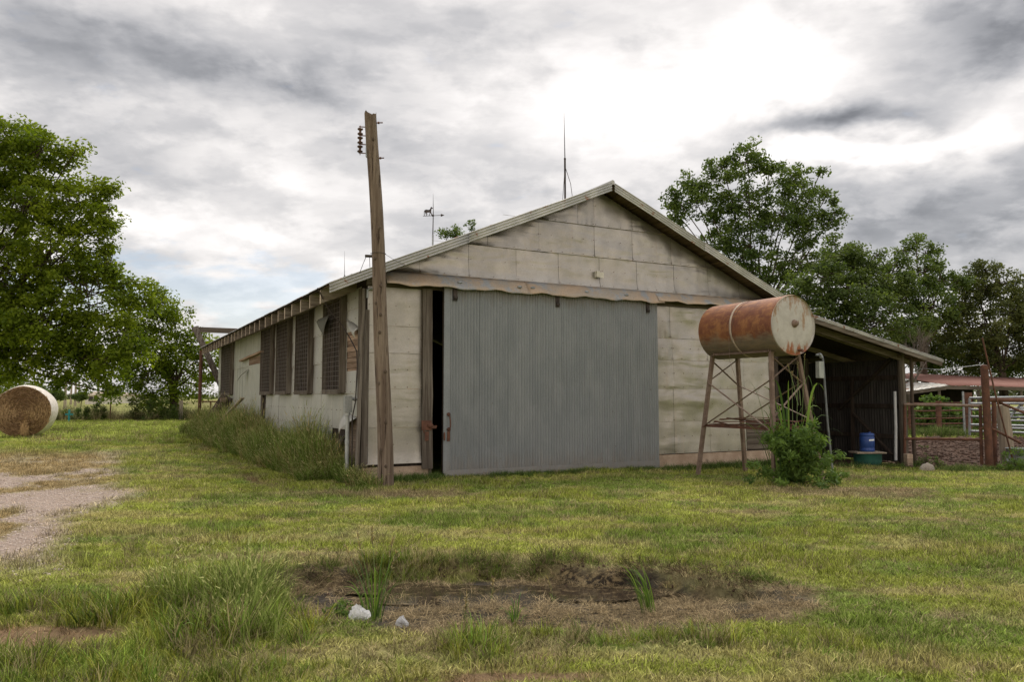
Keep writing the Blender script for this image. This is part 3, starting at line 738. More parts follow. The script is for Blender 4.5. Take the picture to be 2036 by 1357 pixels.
MB().box((-.03, -.02, -.5), (1.34, .16, .219), .004).box((7.0, -.02, -.5), (11.15, .16, .219), .004).box((-.03, .161, -.5), (.14, LEN, .219), .004).box((11.0, .161, -.5), (11.17, LEN, -.301), .004).build('foundation', M['concrete'], barn)
# --- tin sheets of the front
rowsL = [.28, .99, 1.75, 2.46, 3.0, 3.76]
for a, b in zip(rowsL[:-1], rowsL[1:]): sheet('F', .03, 1.17, a, b + .02, .02, None, .005, 8, 6, 'sheet', lip=.03 if a < .3 else 0)
rowsR = [.24, 1.0, 1.79, 2.48, 3.0, 3.76]
for r, (a, b) in enumerate(zip(rowsR[:-1], rowsR[1:])):
    ed = [[7.02, 7.63, 8.75, 9.95], [7.02, 7.62, 9.7, 10.84], [7.02, 7.64, 8.8, 9.9, 10.82], [7.02, 7.6, 8.7, 9.8, 10.85], [7.02, 7.54, 8.56, 9.7, 10.85]][r]
    for p, q in zip(ed[:-1], ed[1:]): sheet('F', p, q, a, b + .02, .02, None, .014, 10, 6, 'sheet_gable')
gt = lambda s: zr(s) - .14
for (z0, z1, ed, lip) in ((4.10, 4.80, [.02, 1.1, 2.2, 3.33, 4.4, 5.5, 6.56, 7.68, 8.76, 9.8, 11.1], .05), (4.80, 5.52, [1.4, 2.64, 3.9, 5.37, 6.44, 7.6, 8.7, 10.2], .012), (5.52, 6.4, [3.0, 4.0, 4.92, 5.37, 6.45, 7.4, 8.4], .012)):
    for p, q in zip(ed[:-1], ed[1:]): sheet('F', p, q, z0, z1 + .02, .022, gt, .016 if z0 > 4.5 else .009, 12, 9, 'sheet_gable', lip=lip)
# --- tin sheets of the side
te = [1.17, 2.24, 3.26, 4.24, 5.2, 6.2, 7.22, 8.19, 9.25, 10.2]
rows = [.28, .92, 1.66, 2.36, 3.02, 3.78]
wins = [(1.22, 2.76), (4.06, 5.63), (6.47, 8.15), (8.88, 10.66), (17.07, 20.0)]
for p, q in zip(te[:-1], te[1:]):
    for a, b in zip(rows[:-1], rows[1:]):
        if p < 1.2 and a < .3: continue
        sheet('L', p, q, a, b + .015, .02, None, .010, 4, 4, 'sheet_side')
sheet('L', .20, 1.17, 1.2, 1.68, .02, None, .01, 4, 4, 'sheet_side'); sheet('L', .20, 1.17, 1.66, 2.12, .02, None, .01, 4, 4, 'sheet_side')
sheet('L', .20, 1.17, 2.93, 3.4, .02, None, .03, 6, 4, 'sheet_side'); sheet('L', .20, 1.17, 3.38, 3.78, .02, None, .01, 4, 4, 'sheet_side')
x0 = 10.68
for w in [.5] * 6 + [.62, .62, .62, .62, .62, .6, .6]:
    sheet('L', x0, x0 + w, 1.0, 2.66, .02, None, .006, 3, 4, 'sheet_side', False); sheet('L', x0, x0 + w, 2.64, 3.78, .022, None, .006, 3, 4, 'sheet_side', False)
    if not 13.9 < x0 < 16.3: sheet('L', x0, x0 + w, .28, 1.02, .02, None, .008, 3, 4, 'sheet_side', False)
    x0 += w
for a, b in zip([18.1, 19.3, 20.5], [19.3, 20.5, 21.68]):
    for c_, d_ in ((.28, 1.2), (1.2, 2.3), (2.3, 3.78)): sheet('L', a, b, c_, d_, .02, None, .01, 4, 4, 'sheet_side', False)
nails.build('nail_heads', M['nail'], barn, kind='stuff'); seams.build('seam_laps', M['cover'], barn, kind='stuff')
# exposed sheathing boards near the corner
z = 2.06
while z < 2.95:
    MB().box((-.018 - random.uniform(0, .012), .16 + random.uniform(0, .03), z), (-.001, 1.16, z + .105), .004).build('sheathing_board', M['board_red'], barn); z += .115
z = .24
while z < 1.2:
    MB().box((-.018 - random.uniform(0, .012), .18, z), (-.001, 1.15 + (1.0 if z < .7 else 0), z + .105), .004).build('sheathing_board', M['wood_y'], barn); z += .115
z = .26
while z < 1.0:
    MB().box((9.97, -.016 - random.uniform(0, .01), z), (10.86, -.001, z + .13), .004).build('sheathing_board', M['wood_x'], barn); z += .14
MB().box((10.8, -.05, .24), (10.93, -.001, 3.7), .006).build('jamb_board', M['wood_v'], barn)
# torn flaps of tin
def flap(pts, mat='sheet', nm='torn_flap', curl=.05):
    m = MB(); a, b, c = [Vector(p) for p in pts]
    def fn(u, v):
        p = a * (1 - u) + b * u; p = p * (1 - v) + c * v
        return p + Vector((-curl * math.sin(math.pi * v), 0, .02 * math.sin(5 * u + 3 * v)))
    m.grid(fn, 5, 5); o = m.build(nm, M[mat], barn); md = o.modifiers.new('thick', 'SOLIDIFY'); md.thickness = .003; return o
def onS(u, v, s):
    r = ray(u, v); o_ = Vector((0, 0, EYE)); p0 = C0 + Wv * s; k = (p0 - o_).dot(Wv) / r.dot(Wv); p = o_ + r * k - C0; return (s, p.dot(Dv), p.z)
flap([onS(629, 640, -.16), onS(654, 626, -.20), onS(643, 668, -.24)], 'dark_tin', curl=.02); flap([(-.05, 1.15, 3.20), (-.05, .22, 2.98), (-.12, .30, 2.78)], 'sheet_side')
flap([(-.04, 1.2, 1.25), (-.05, .32, 1.20), (-.22, 1.0, .86)], 'sheet_side'); flap([(-.04, 1.30, .80), (-.05, 1.9, .3), (-.25, 1.15, .28)], 'sheet_side')
flap([(-.04, 2.2, .34), (-.05, 2.3, .90), (-.14, 1.55, .45)], 'sheet_side', curl=.1)
flap([(-.05, 13.4, 2.55), (-.05, 14.0, 2.50), (-.35, 13.9, 2.15)]); flap([(-.06, 21.5, 1.8), (-.06, 20.3, 1.9), (-.5, 21.3, 1.45)], 'sheet_side')
flap([(-.05, 16.8, .9), (-.05, 17.2, 1.3), (-.4, 17.3, .75)], 'sheet_side')
# wooden posts and corner boards
def board(p0, p1, w, h, mat='wood_v', nm='corner_board', up=(0, 0, 1), j=.006, n=5, par=None): return MB().beam(p0, p1, w, h, up, j, n).build(nm, M[mat], par or barn)
MB().box((-.10, .0, .20), (-.055, .145, 3.72), .006).build('corner_board', M['wood_v'], barn)
MB().box((-.052, -.005, .22), (.0, .14, 3.72), .006).build('corner_board', M['wood_v'], barn)
MB().beam((-.13, -.02, .22), (-.06, -.03, 3.70), .045, .13, (0, 1, 0), .008, 8).build('corner_board', M['wood_v'], barn)
MB().box((-.07, -.062, .25), (.06, -.03, 3.3), .006).build('corner_board', M['wood_v'], barn)
MB().beam((1.28, -.10, .16), (1.25, -.07, 3.78), .20, .10, (0, 1, 0), .008, 10).build('jamb_board', M['wood_v'], barn)
MB().box((1.34, -.05, -.05), (1.39, .06, .9), .006).build('jamb_board', M['wood_v'], barn)
MB().box((6.95, -.0, .2), (7.01, .1, 3.75), .006).build('jamb_board', M['wood_v'], barn)
MB().box((.0, -.05, 3.77), (11.1, -.006, 3.94), .004).build('header_board', M['wood_x'], barn)
# --- side windows
for wi, (t0, t1) in enumerate(wins):
    zb, zt = 1.68, 3.74
    fr = MB().box((-.17, t0, zb), (-.025, t0 + .045, zt), .005).box((-.14, t0 + .05, zb + .01), (-.025, t0 + .12, zt), .005).box((-.15, t1 - .05, zb), (-.025, t1, zt), .005)
    fr.box((-.165, t0 + .123, zb - .03), (-.025, t1 - .052, zb + .07), .005).box((-.15, t0 + .123, zt - .07), (-.025, t1 - .052, zt), .005)
    wf = fr.build('window', M['wood_v'], barn)
    tt = t0 + .13; wd = (t1 - t0 - .2) / 7
    for k in range(7):
        MB().box((-.055, tt + .004, zb + .06), (-.028, tt + wd - .004, zt - .06), .004).build('shutter_plank', M['wood_dark'], wf); tt += wd
    sc = MB(); nz = 19; ny = max(4, int((t1 - t0) / .16))
    def bul(y, zz): return -.125 - .055 * math.sin(math.pi * (y - t0) / (t1 - t0)) * (1 - .5 * (zz - zb) / (zt - zb)) + random.uniform(-.006, .006)
    for k in range(nz + 1):
        zz = zb + .04 + (zt - zb - .08) * k / nz; sc.tube([(bul(t0 + (t1 - t0) * q / 6, zz), t0 + (t1 - t0) * q / 6, zz) for q in range(7)], .0035, 3, False)
    for k in range(ny + 1):
        y = t0 + .02 + (t1 - t0 - .04) * k / ny; sc.tube([(bul(y, zb + (zt - zb) * q / 6), y, zb + .03 + (zt - zb - .06) * q / 6) for q in range(7)], .0028, 3, False)
    sc.build('wire_screen', M['wire'], wf)
# side door with its lintel
sd = MB().box((-.045, 10.85, .15), (-.036, 13.45, 2.66), .003).build('side_door', M['sheet_side'], barn)
for k in range(6): MB().box((-.053, 10.88 + k * .43, .17), (-.046, 10.88 + k * .43 + .42, 2.63), .002).build('panel', M['sheet_side'], sd)
MB().beam((-.09, 10.6, 3.02), (-.09, 14.9, 2.90), .06, .16, (1, 0, 0), .006, 6).build('lintel_board', M['board_red'], barn)
MB().box((-.05, 10.75, 2.68), (-.024, 13.4, 2.93), .004).build('lintel_board', M['board_red'], barn)
MB().box((-.07, 10.66, .2), (-.025, 10.84, 1.66), .005).build('jamb_board', M['wood_v'], barn)
# --- sliding door
dz0, dz1, ds0, ds1, dt = -.10, 3.86, 1.58, 7.02, -.19
door = MB().box((ds0, dt + .012, dz0), (ds1, dt + .07, dz1)).build('sliding_door', M['wood_dark'], barn)
npn = 8; pw = (ds1 - ds0 - .14) / npn
for k in range(npn):
    a = ds0 + .14 + k * pw; per = .0665; nn = int(pw / per * 6)
    m = MB(); m.grid(lambda u, v: (a + u * (pw + .01), dt - .010 - .0145 * math.sin(2 * math.pi * (a + u * pw) / per) - (k % 2) * .0025, dz0 + .20 + (.002 * math.sin(k * 9)) + v * (dz1 - dz0 - .20)), nn, 1)
    m.build('corrugated_panel', M['door_metal'], door)
for (a, b, mt) in ((ds0, ds0 + .14, 'rust_grey'),): MB().box((a, dt - .016, dz0 + .16), (b, dt + .011, dz1 - .02), .003).build('edge_strip', M['door_metal'], door)
m = MB(); m.grid(lambda u, v: (ds0 + .02 + u * (ds1 - ds0 - .02), dt - .024 - .006 * math.sin(u * 40) - .01 * (1 - v), dz0 - .02 + v * .235 + .006 * math.sin(u * 17)), 40, 2); m.build('kick_plate', M['door_metal'], door)
for s_ in (1.82, 4.26, 6.73):
    MB().box((s_ - .05, dt - .055, 3.56), (s_ + .035, dt - .022, 3.84), .004).ball((s_, dt - .055, 3.62), (.05, .025, .05)).build('track_hanger', M['dark_iron'], door)
h = MB(); h.tube([(1.685, dt - .02, 1.22), (1.69, dt - .075, 1.20), (1.70, dt - .085, 1.10), (1.705, dt - .075, .98), (1.69, dt - .02, .96)], .014, 8).ball((1.685, dt - .03, 1.24), (.04, .02, .04)).ball((1.69, dt - .03, .94), (.045, .02, .04)); h.build('handle', M['rust'], door)
MB().box((1.655, dt - .035, .70), (1.71, dt - .017, .90), .004).ball((1.595, dt - .03, .80), (.02, .02, .09)).build('hasp', M['rust'], door)
# latch on the jamb
MB().box((1.13, -.165, .93), (1.34, -.152, 1.12), .004).box((1.32, -.19, .96), (1.44, -.17, 1.02), .003).box((1.20, -.165, .72), (1.28, -.152, .90), .003).ball((1.31, -.18, 1.02), (.06, .03, .05)).box((1.16, -.185, .88), (1.18, -.166, .95)).build('latch', M['rust'], barn)
# --- track cover over the door
def cover_piece(a, b, mat, n=26, z0=3.80, z1=4.10, sag=0, pr=.02):
    m = MB()
    def fn(u, v):
        s = a + (b - a) * u; low = .018 * math.sin(s * 5.3) + .012 * math.sin(s * 11.7 + 1)
        return (s, -.06 - pr - (.26 + .02 * math.sin(s * 7)) * (1 - v) ** .8, z0 + low * (1 - v) + (z1 - z0) * v - sag * u)
    m.grid(fn, n, 4); o = m.build('track_cover', M[mat], barn); o.modifiers.new('thick', 'SOLIDIFY').thickness = .004
cover_piece(.32, 3.56, 'cover'); cover_piece(3.5, 7.15, 'cover', pr=.025); cover_piece(7.0, 11.5, 'cover', z0=3.84, pr=.018)
for s_ in (1.9, 3.3, 3.62, 5.0, 6.1): MB().ball((s_, -.255, 3.94), (.05 + random.uniform(0, .02), .022, .032), 7, 5).build('cover_bolt', M['galv'], barn)
MB().box((5.36, -.14, 4.32), (5.44, -.045, 4.46), .003).box((5.45, -.12, 4.31), (5.56, -.11, 4.44), .004).build('small_block', M['cream'], barn)
# --- roof: sheets, deck, rafters, rakes
def slope_pt(s, up=0.0): return zr(s) + up
ROOF0, ROOF1 = -.46, LEN + .5
nsh = 27; wsh = (ROOF1 - ROOF0) / nsh
def roof_mesh(s0, s1, fn, nm):
    m = MB(); nn = 44
    m.grid(lambda u, v: (s0 + (s1 - s0) * v, u * (wsh + .03), fn(s0 + (s1 - s0) * v) + .016 + .011 * math.sin(2 * math.pi * u * 10.5)), nn, 3); return m.mesh(nm, M['roof_metal'])
rmL = roof_mesh(-.82, 5.62, zr, 'roof_sheet'); rmR = roof_mesh(5.58, 11.95, zr, 'roof_sheet'); rmN = roof_mesh(11.9, 17.42, zl, 'roof_sheet')
for me_ in (rmL, rmR, rmN):
    for k in range(nsh):
        o = obj('roof_sheet', me_, barn, (0, ROOF0 + k * wsh, (k % 2) * .004 + random.uniform(0, .004)))
        o.rotation_euler = (0, random.uniform(-.0012, .0012), 0)
m = MB(); m.tube([(5.6, ROOF0, 6.47), (5.6, ROOF1, 6.47)], .055, 8); m.build('ridge_cap', M['roof_metal'], barn)
for s0, s1, fn in ((-.76, 5.58, zr), (5.62, 11.9, zr), (11.93, 17.3, zl)):
    m = MB(); a = [(s0, fn(s0)), (s1, fn(s1))]
    v = [(s, t, z - d) for (s, z) in a for t in (.32, ROOF1 - .05) for d in (.005, .03)]
    m.add(v, [(0,1,3,2), (4,6,7,5), (0,4,5,1), (2,3,7,6), (0,2,6,4), (1,5,7,3)]); m.build('roof_deck', M['wood_dark'], barn)
    s = s0
    while s < s1 - .02:
        e = min(s + .17, s1); zz = random.uniform(.0, .006); mm = MB()
        v = [(q, t, fn(q) - d - zz) for q in (s + .004, e - .004) for t in (-.43, .315) for d in (.006, .028)]
        mm.add(v, [(0,1,3,2), (4,6,7,5), (0,4,5,1), (2,3,7,6), (0,2,6,4), (1,5,7,3)]); mm.build('soffit_board', M['soffit'], barn); s = e
rt = [.06, .49, 1.37, 2.2, 3.1, 3.9, 4.67, 5.5, 6.4, 7.24, 8.05, 8.85, 9.6, 10.36, 11.1, 11.88, 12.6, 13.38, 14.2, 15.05, 15.75, 16.43, 17.2, 17.93, 18.5, 19.01, 19.8, 20.6, 21.3]
def rafter(t, s0, s1, fn, d=.27, w=.045, nm='rafter', mat='rafter_wood'):
    m = MB(); v = [(s, t + q, fn(s) - .032 - dd * random.uniform(.95, 1.05)) for s in (s0, s1) for q in (0, w) for dd in (0, d)]
    m.add(v, [(0,1,3,2), (4,6,7,5), (0,4,5,1), (2,3,7,6), (0,2,6,4), (1,5,7,3)]); m.build(nm, M[mat], barn)
for t in rt[1:]:
    tt_ = t + random.uniform(-.02, .02); rafter(tt_, -.76, -.045, zr)
    MB().box((-.772, tt_ - .003, zr(-.77) - .305), (-.762, tt_ + .048, zr(-.77) - .04), .002).build('tail_edge', M['strap'], barn)
for k, t in enumerate(rt[1:]):                                     # blocking between tails
    t0 = rt[k] + .06
MB().box((-.2, .3, 3.99), (-.045, LEN, 4.04), .003).build('eave_board', M['wood_y'], barn)
for k in range(12): rafter(.35 + k * 1.75, 11.93, 17.2, zl, .15)
def rake(s0, s1, fn, nm='rake_trim', h=.20, t=-.475, amp=.011):
    m = MB(); n = 14
    m.grid(lambda u, v: (s0 + (s1 - s0) * u, t - amp * math.sin(v * 2 * math.pi * 3.3), fn(s0 + (s1 - s0) * u) + .02 - h + h * v + .006 * math.sin(u * 6 + s0)), 6, 26)
    o = m.build(nm, M['trim'], barn); o.modifiers.new('thick', 'SOLIDIFY').thickness = .003
for a, b in ((-.84, 2.02), (2.0, 5.56)): rake(a, b, zr, t=-.475 - .004 * (a > 0))
for a, b in ((5.64, 8.3), (8.28, 11.1), (11.08, 11.93)): rake(a, b, zr, t=-.475 - .004 * (a > 8.2))
for a, b in ((11.95, 14.8), (14.78, 17.42)): rake(a, b, zl, h=.085, amp=.006)
m = MB(); m.beam((11.93, -.445, zl(11.93) - .10), (17.36, -.445, zl(17.36) - .10), .035, .15, (0, 0, 1), .004, 8); m.build('fascia_board', M['wood_x'], barn)
MB().ball((11.5, -.30, 4.05), (.14, .10, .08)).build('trim_scrap', M['rust'], barn)
# --- lean-to frame and wall
def onS(u, v, s):
    r = ray(u, v); o_ = Vector((0, 0, EYE)); p0 = C0 + Wv * s; k = (p0 - o_).dot(Wv) / r.dot(Wv); p = o_ + r * k - C0; return (s, p.dot(Dv), p.z)
nl = 18; wl = 21.4 / nl
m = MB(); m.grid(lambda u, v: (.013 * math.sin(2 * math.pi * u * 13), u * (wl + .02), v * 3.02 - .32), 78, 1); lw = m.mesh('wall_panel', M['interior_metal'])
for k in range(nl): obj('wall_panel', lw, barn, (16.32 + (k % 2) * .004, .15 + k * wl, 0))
for k in range(7):
    t = .05 + k * 3.5
    MB().tube([(16.2, t, -.5), (16.2 + random.uniform(-.03, .03), t, 1.2), (16.2, t, 2.86)], [.115, .11, .10], 10).build('post', M['wood_v'], barn)
    if k: rafter(t + .1, 11.2, 16.2, lambda s: 2.9, .2, .06, 'cross_beam')
for z in (.35, 1.25, 2.1): MB().box((16.24, .2, z), (16.30, 21.4, z + .13), .004).build('girt', M['wood_dark'], barn)
MB().beam(onS(1786, 700, 16.15), onS(1668, 815, 16.15), .05, .14, (1, 0, 0), .004, 4).build('brace', M['wood_dark'], barn)
MB().beam(onS(1697, 822, 16.12), onS(1774, 905, 16.12), .05, .11, (1, 0, 0), .004, 4).build('brace', M['wood_dark'], barn)
MB().beam((16.17, 1.75, -.3), (16.17, 1.72, 2.2), .07, .09, (0, 1, 0), .004, 4).build('stud', M['wood_dark'], barn)
MB().beam((11.2, .02, 2.93 + .8), (16.3, .02, 2.70), .06, .18, (0, 0, 1), .004, 6).build('header_beam', M['wood_x'], barn)
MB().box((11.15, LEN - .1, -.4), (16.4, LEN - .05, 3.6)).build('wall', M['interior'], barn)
# upper framing against the lean-to roof
MB().tube([(16.42, -.12, -.4), (16.40, -.12, 1.3), (16.42, -.13, 2.75)], [.055, .05, .045], 8).build('corner_pole', M['bark'], barn)
MB().ball((16.05, .1, 2.78), (.20, .16, .08), 10, 6).build('nest_of_twigs', M['bark'], barn)
# --- gallows frame at the far end
MB().tube([(-.78, 21.6, -.3), (-.78, 21.6, 3.62)], .075, 10).build('eave_post', M['rust'], barn)
MB().box((-1.0, 23.6, 4.58), (3.5, 23.75, 4.82), .006).build('outrigger_beam', M['wood_x'], barn)
MB().beam((-.90, 23.4, 4.80), (.15, 22.2, 2.1), .26, .07, (0, 1, 0), .004, 3).build('outrigger_brace', M['wood_v'], barn)

# ================================================================== things fixed to or leaning on the barn
p = empty('conduit_riser', B2W(-.24, .30, -.05), AL, 'grey electric conduit with junction box beside the torn barn corner', 'conduit')
MB().tube([(0, 0, -.2), (0, .0, .7), (.0, .01, 1.34)], .040, 10).build('pipe', M['greybox'], p)
MB().box((-.075, -.05, 1.34), (.075, .06, 1.66), .003).build('junction_box', M['greybox'], p)
MB().tube([(.06, .03, 1.60), (.22, .03, 1.60)], .028, 8).tube([(.13, .03, 1.60), (.165, .03, 1.60)], .042, 8).build('side_nipple', M['greybox'], p)
MB().tube([(0, 0, 1.28), (0, 0, 1.34)], .05, 10).tube([(0, 0, .72), (0, 0, .80)], .047, 10).build('coupling', M['greybox'], p)
c = MB(); c.tube([B2W(-.85, .4, 3.72), B2W(-.6, .55, 3.35), B2W(-.33, .55, 3.05), B2W(-.2, .35, 2.75), B2W(-.15, .05, 2.48), B2W(-.15, .0, 2.2), B2W(-.16, .05, 1.5), B2W(-.2, .12, 1.2), B2W(-.2, .1, .9), B2W(-.2, .1, -.05)], .012, 6)
tag(c.build('loose_cable', M['dark_iron']), 'dark cable drooping from the eave down the barn corner', 'cable')
p = empty('corner_pipe', B2W(.0, -.1, 3.62), AL, 'short bent pipe stub under the eave behind the pole', 'pipe')
MB().tube([(0, .0, -.1), (.0, 0, .06), (.05, 0, .09), (.28, 0, .09)], .025, 8).build('bent_pipe', M['galv'], p)
# weather vane
va = empty('weather_vane', B2W(5.6, 10.45, 6.45), 0, 'horse weather vane with arrow on the barn ridge', 'weather vane')
MB().tube([(0, 0, 0), (0, 0, .85)], .030, 8).build('base_pipe', M['galv'], va)
MB().tube([(0, 0, .85), (.01, 0, 1.6), (0.0, 0, 2.34)], [.020, .016, .003], 6).ball((0, 0, 1.55), .045).build('rod', M['dark_iron'], va)
k_ = 26.0 / 1530
ar = MB(); ar.tube([(-.35, 0, 1.53), (.30, 0, 1.56)], .010, 6).lathe([(.055, 0), (.0, .13)], (.28, 0, 1.56), (1, 0, 0), 8); ar.build('arrow', M['dark_iron'], va)
prof = [(-.335,.02),(-.315,.06),(-.325,.13),(-.30,.19),(-.24,.215),(-.16,.20),(-.11,.22),(-.085,.285),(-.06,.32),(-.045,.30),(-.005,.265),(-.015,.245),(-.05,.25),(-.055,.20),(-.065,.15),(-.06,.10),(-.035,.06),(-.04,.0),(-.06,.0),(-.065,.05),(-.09,.09),(-.105,.05),(-.125,.0),(-.145,.0),(-.12,.06),(-.12,.11),(-.18,.105),(-.215,.10),(-.20,.05),(-.225,.0),(-.245,.0),(-.235,.05),(-.255,.10),(-.275,.05),(-.295,.0),(-.315,.0),(-.295,.06),(-.285,.12),(-.30,.14),(-.305,.09)]
hm = MB(); n_ = len(prof); hm.add([(x, -.006, z + 1.55) for x, z in prof] + [(x, .006, z + 1.55) for x, z in prof], [tuple(range(n_)), tuple(range(n_, 2 * n_))[::-1]] + [(i, i + n_, (i + 1) % n_ + n_, (i + 1) % n_) for i in range(n_)])
hm.build('horse_figure', M['dark_iron'], va)
for (t, z1, lab, w) in ((1.6, 8.98, 'tall slender lightning rod braced on the barn ridge near the gable', 1), (21.8, 8.65, 'distant short lightning rod over the far end of the barn', .5)):
    lr = empty('lightning_rod', B2W(5.6, t, 6.45), 0, lab, 'lightning rod', 'lightning rods along the barn ridge')
    H_ = z1 - 6.45; MB().tube([(0, 0, 0), (0, 0, H_ * .45)], .024, 8).tube([(0, 0, H_ * .45), (-.02, 0, H_)], [.014, .003], 6).ball((0, 0, H_ * .45), .03).build('rod', M['dark_iron'], lr)
    if w == 1: MB().tube([(0, 0, .95), (.14, 0, .5), (.20, 0, .02)], .007, 4).tube([(0, 0, .95), (-.06, .3, -.1)], .006, 4).build('stay', M['dark_iron'], lr)
    else: MB().tube([(-.06, 0, .9), (.06, 0, .95)], .03, 5).build('clamp', M['dark_iron'], lr)
# leaning pieces by the far end of the side wall
p = empty('shingled_board', B2W(-.55, 16.6, 0), AL, 'weathered shingled roof fragment leaning at the far end of the side wall', 'roof fragment')
MB().beam((-.6, 1.4, -.1), (.35, .6, 1.6), .5, .05, (0, 1, 0), .01, 3).build('backing_plank', M['wood_v'], p)
for k in range(7):
    f = k / 7; q = Vector((-.6, 1.4, .05)).lerp(Vector((.35, .6, 1.6)), f)
    MB().box((q.x - .16, q.y - .28, q.z + .0), (q.x + .06, q.y + .2, q.z + .16), .02).build('shingle', M['wood_y'], p)
lb = MB().beam(B2W(-.35, 12.6, 1.55), B2W(-1.3, 15.2, .05), .12, .04, (0, 0, 1), .004, 4).build('leaning_plank', M['post_grey']); tag(lb, 'pale grey plank leaning on the barn by the side door', 'plank')
for k, (t, h) in enumerate(((15.2, 1.1), (15.7, .95))):
    tag(MB().beam(B2W(-.45, t, -.05), B2W(-.15, t + .1, h), .16, .03, (0, 1, 0), .01, 3).build('broken_board', M['wood_dark']), ['dark broken board standing by the hole in the wall, nearer the side door', 'dark broken board standing by the hole in the wall, nearer the shingled fragment'][k], 'board', 'broken boards at the side wall')
wf = MB()
for k in range(9):
    z = .2 + k * .15
    if z < 1.35: wf.tube([B2W(-.45 - .1 * math.sin(q), 9.0 + q * .8, z + (.1 * math.sin(q * 1.1)) - .08 * max(0, 3 - q) * (z / 1.2)) for q in range(6)], .004, 3, False)
for k in range(14):
    q = k / 13 * 5; wf.tube([B2W(-.45 - .1 * math.sin(q), 9.0 + q * .8, .1), B2W(-.45 - .1 * math.sin(q), 9.0 + q * .8, 1.35 + .1 * math.sin(q * 1.1) - .08 * max(0, 3 - q))], .004, 3, False)
tag(wf.build('wire_netting', M['rust_grey']), 'sagging sheet of wire netting propped against the side door', 'wire netting')

# ================================================================== utility pole
b0 = at(767, 965, 14.15); tp = at(738, 228, 13.95)
up_ = empty('utility_pole', (b0.x, b0.y, 0), 0, 'weathered leaning wooden pole with insulator rack by the barn corner', 'utility pole')
b0l = Vector((0, 0, -.3)); tpl = tp - Vector((b0.x, b0.y, 0))
m = MB(); nr, nk = 90, 28
def polefn(u, v):
    a = 2 * math.pi * u; f = v; c = b0l.lerp(tpl, f); r = .150 + (.108 - .150) * f ** .8
    r *= 1 + .035 * math.sin(a * 3 + 4 * f) + .05 * (float(fbm(np.array([math.cos(a) * 1.5 + 9]), np.array([math.sin(a) * 1.5 + f * 14]), 3, 3)[0]) - .5)
    cr = abs(math.sin(a * 3.5 + .6 * math.sin(f * 9))); r -= .018 * max(0, 1 - cr * 7) * (0.5 + .5 * math.sin(f * 23 + math.floor(a * 1.1)))
    bend = .035 * math.sin(math.pi * f) + .012 * math.sin(f * 11)
    z = c.z + (.05 * math.sin(a * 2.2) + .03 * math.sin(a * 5) if f > .995 else 0)
    return (c.x + r * math.cos(a) + bend, c.y + r * math.sin(a), z)
m.grid(polefn, nk, nr); m.add([polefn(k / nk, 1.0) for k in range(nk)], [tuple(range(nk))]); m.build('shaft', M['pole'], up_)
kn = MB()
for f, a in ((.93, -1.3), (.70, -1.1), (.62, -1.9), (.55, -1.2), (.505, -2.0), (.475, -1.4), (.43, -1.6), (.33, -1.0), (.30, -1.9), (.20, -1.2), (.13, -1.8), (.09, -1.3)):
    c = b0l.lerp(tpl, f); r = .15 - .04 * f; kn.ball((c.x + r * math.cos(a) + .035 * math.sin(math.pi * f), c.y + r * math.sin(a), c.z), (.028, .012, .035), 8, 5)
kn.build('knot', M['bark'], up_)
def pol(f): 
    c = b0l.lerp(tpl, f); return Vector((c.x + .035 * math.sin(math.pi * f), c.y, c.z))
rk = MB(); za, zb_ = .875, .955; pa, pb = pol(.895), pol(.965)
rk.box((pa.x - .135, -.04 + pa.y, pa.z - .05), (pa.x - .105, .04 + pa.y, pb.z + .04)); rack = rk.build('insulator_rack', M['galv'], up_)
zz = [pa.z + .02 + (pb.z - pa.z) * k / 3 for k in range(4)]
ra = MB()
for z in zz: ra.tube([(pa.x - .12, pa.y, z), (pa.x - .27, pa.y, z + .01)], .010, 6)
ra.tube([(pa.x - .245, pa.y, zz[0] - .03), (pa.x - .25, pa.y, zz[3] + .03)], .008, 6); ra.build('rack_arm', M['rust'], rack)
for k in range(3):
    z = (zz[k] + zz[k + 1]) / 2
    MB().lathe([(.0, -.062), (.045, -.06), (.055, -.045), (.045, -.03), (.024, -.018), (.022, .018), (.045, .03), (.055, .045), (.045, .06), (0, .062)], (pa.x - .247, pa.y, z), (0, 0, 1), 14).build('insulator', M['insul'], rack)
for f, L_ in ((.978, .10), (.885, .09)):
    q = pol(f); MB().tube([(q.x, q.y, q.z), (q.x + .11 + L_, q.y - .02, q.z)], .011, 6).tube([(q.x + .115, q.y - .01, q.z), (q.x + .145, q.y - .01, q.z)], .022, 6).build('through_bolt', M['rust'], up_)
q = pol(.628); MB().tube([(q.x, q.y, q.z), (q.x - .24, q.y, q.z + .01)], .026, 8).build('peg', M['wood_dark'], up_)
wr = MB(); wr.tube([(q.x + .14 * math.cos(a), q.y + .14 * math.sin(a), q.z + .05) for a in [k * math.pi / 8 for k in range(17)]], .005, 4, False)
wr.tube([(q.x - .22, q.y, q.z), (q.x - .27, q.y, q.z - .12), (q.x - .36, q.y + .1, q.z - .30)], .005, 4, False).tube([(q.x - .16, q.y, q.z), (q.x - .15, q.y, q.z - .2)], .005, 4, False)
wr.tube([(q.x + .12, q.y, q.z + .05), (q.x + .28, q.y + .4, q.z - .02), (q.x + .55, q.y + .9, q.z - .10)], .004, 4, False); wr.build('tie_wire', M['dark_iron'], up_)

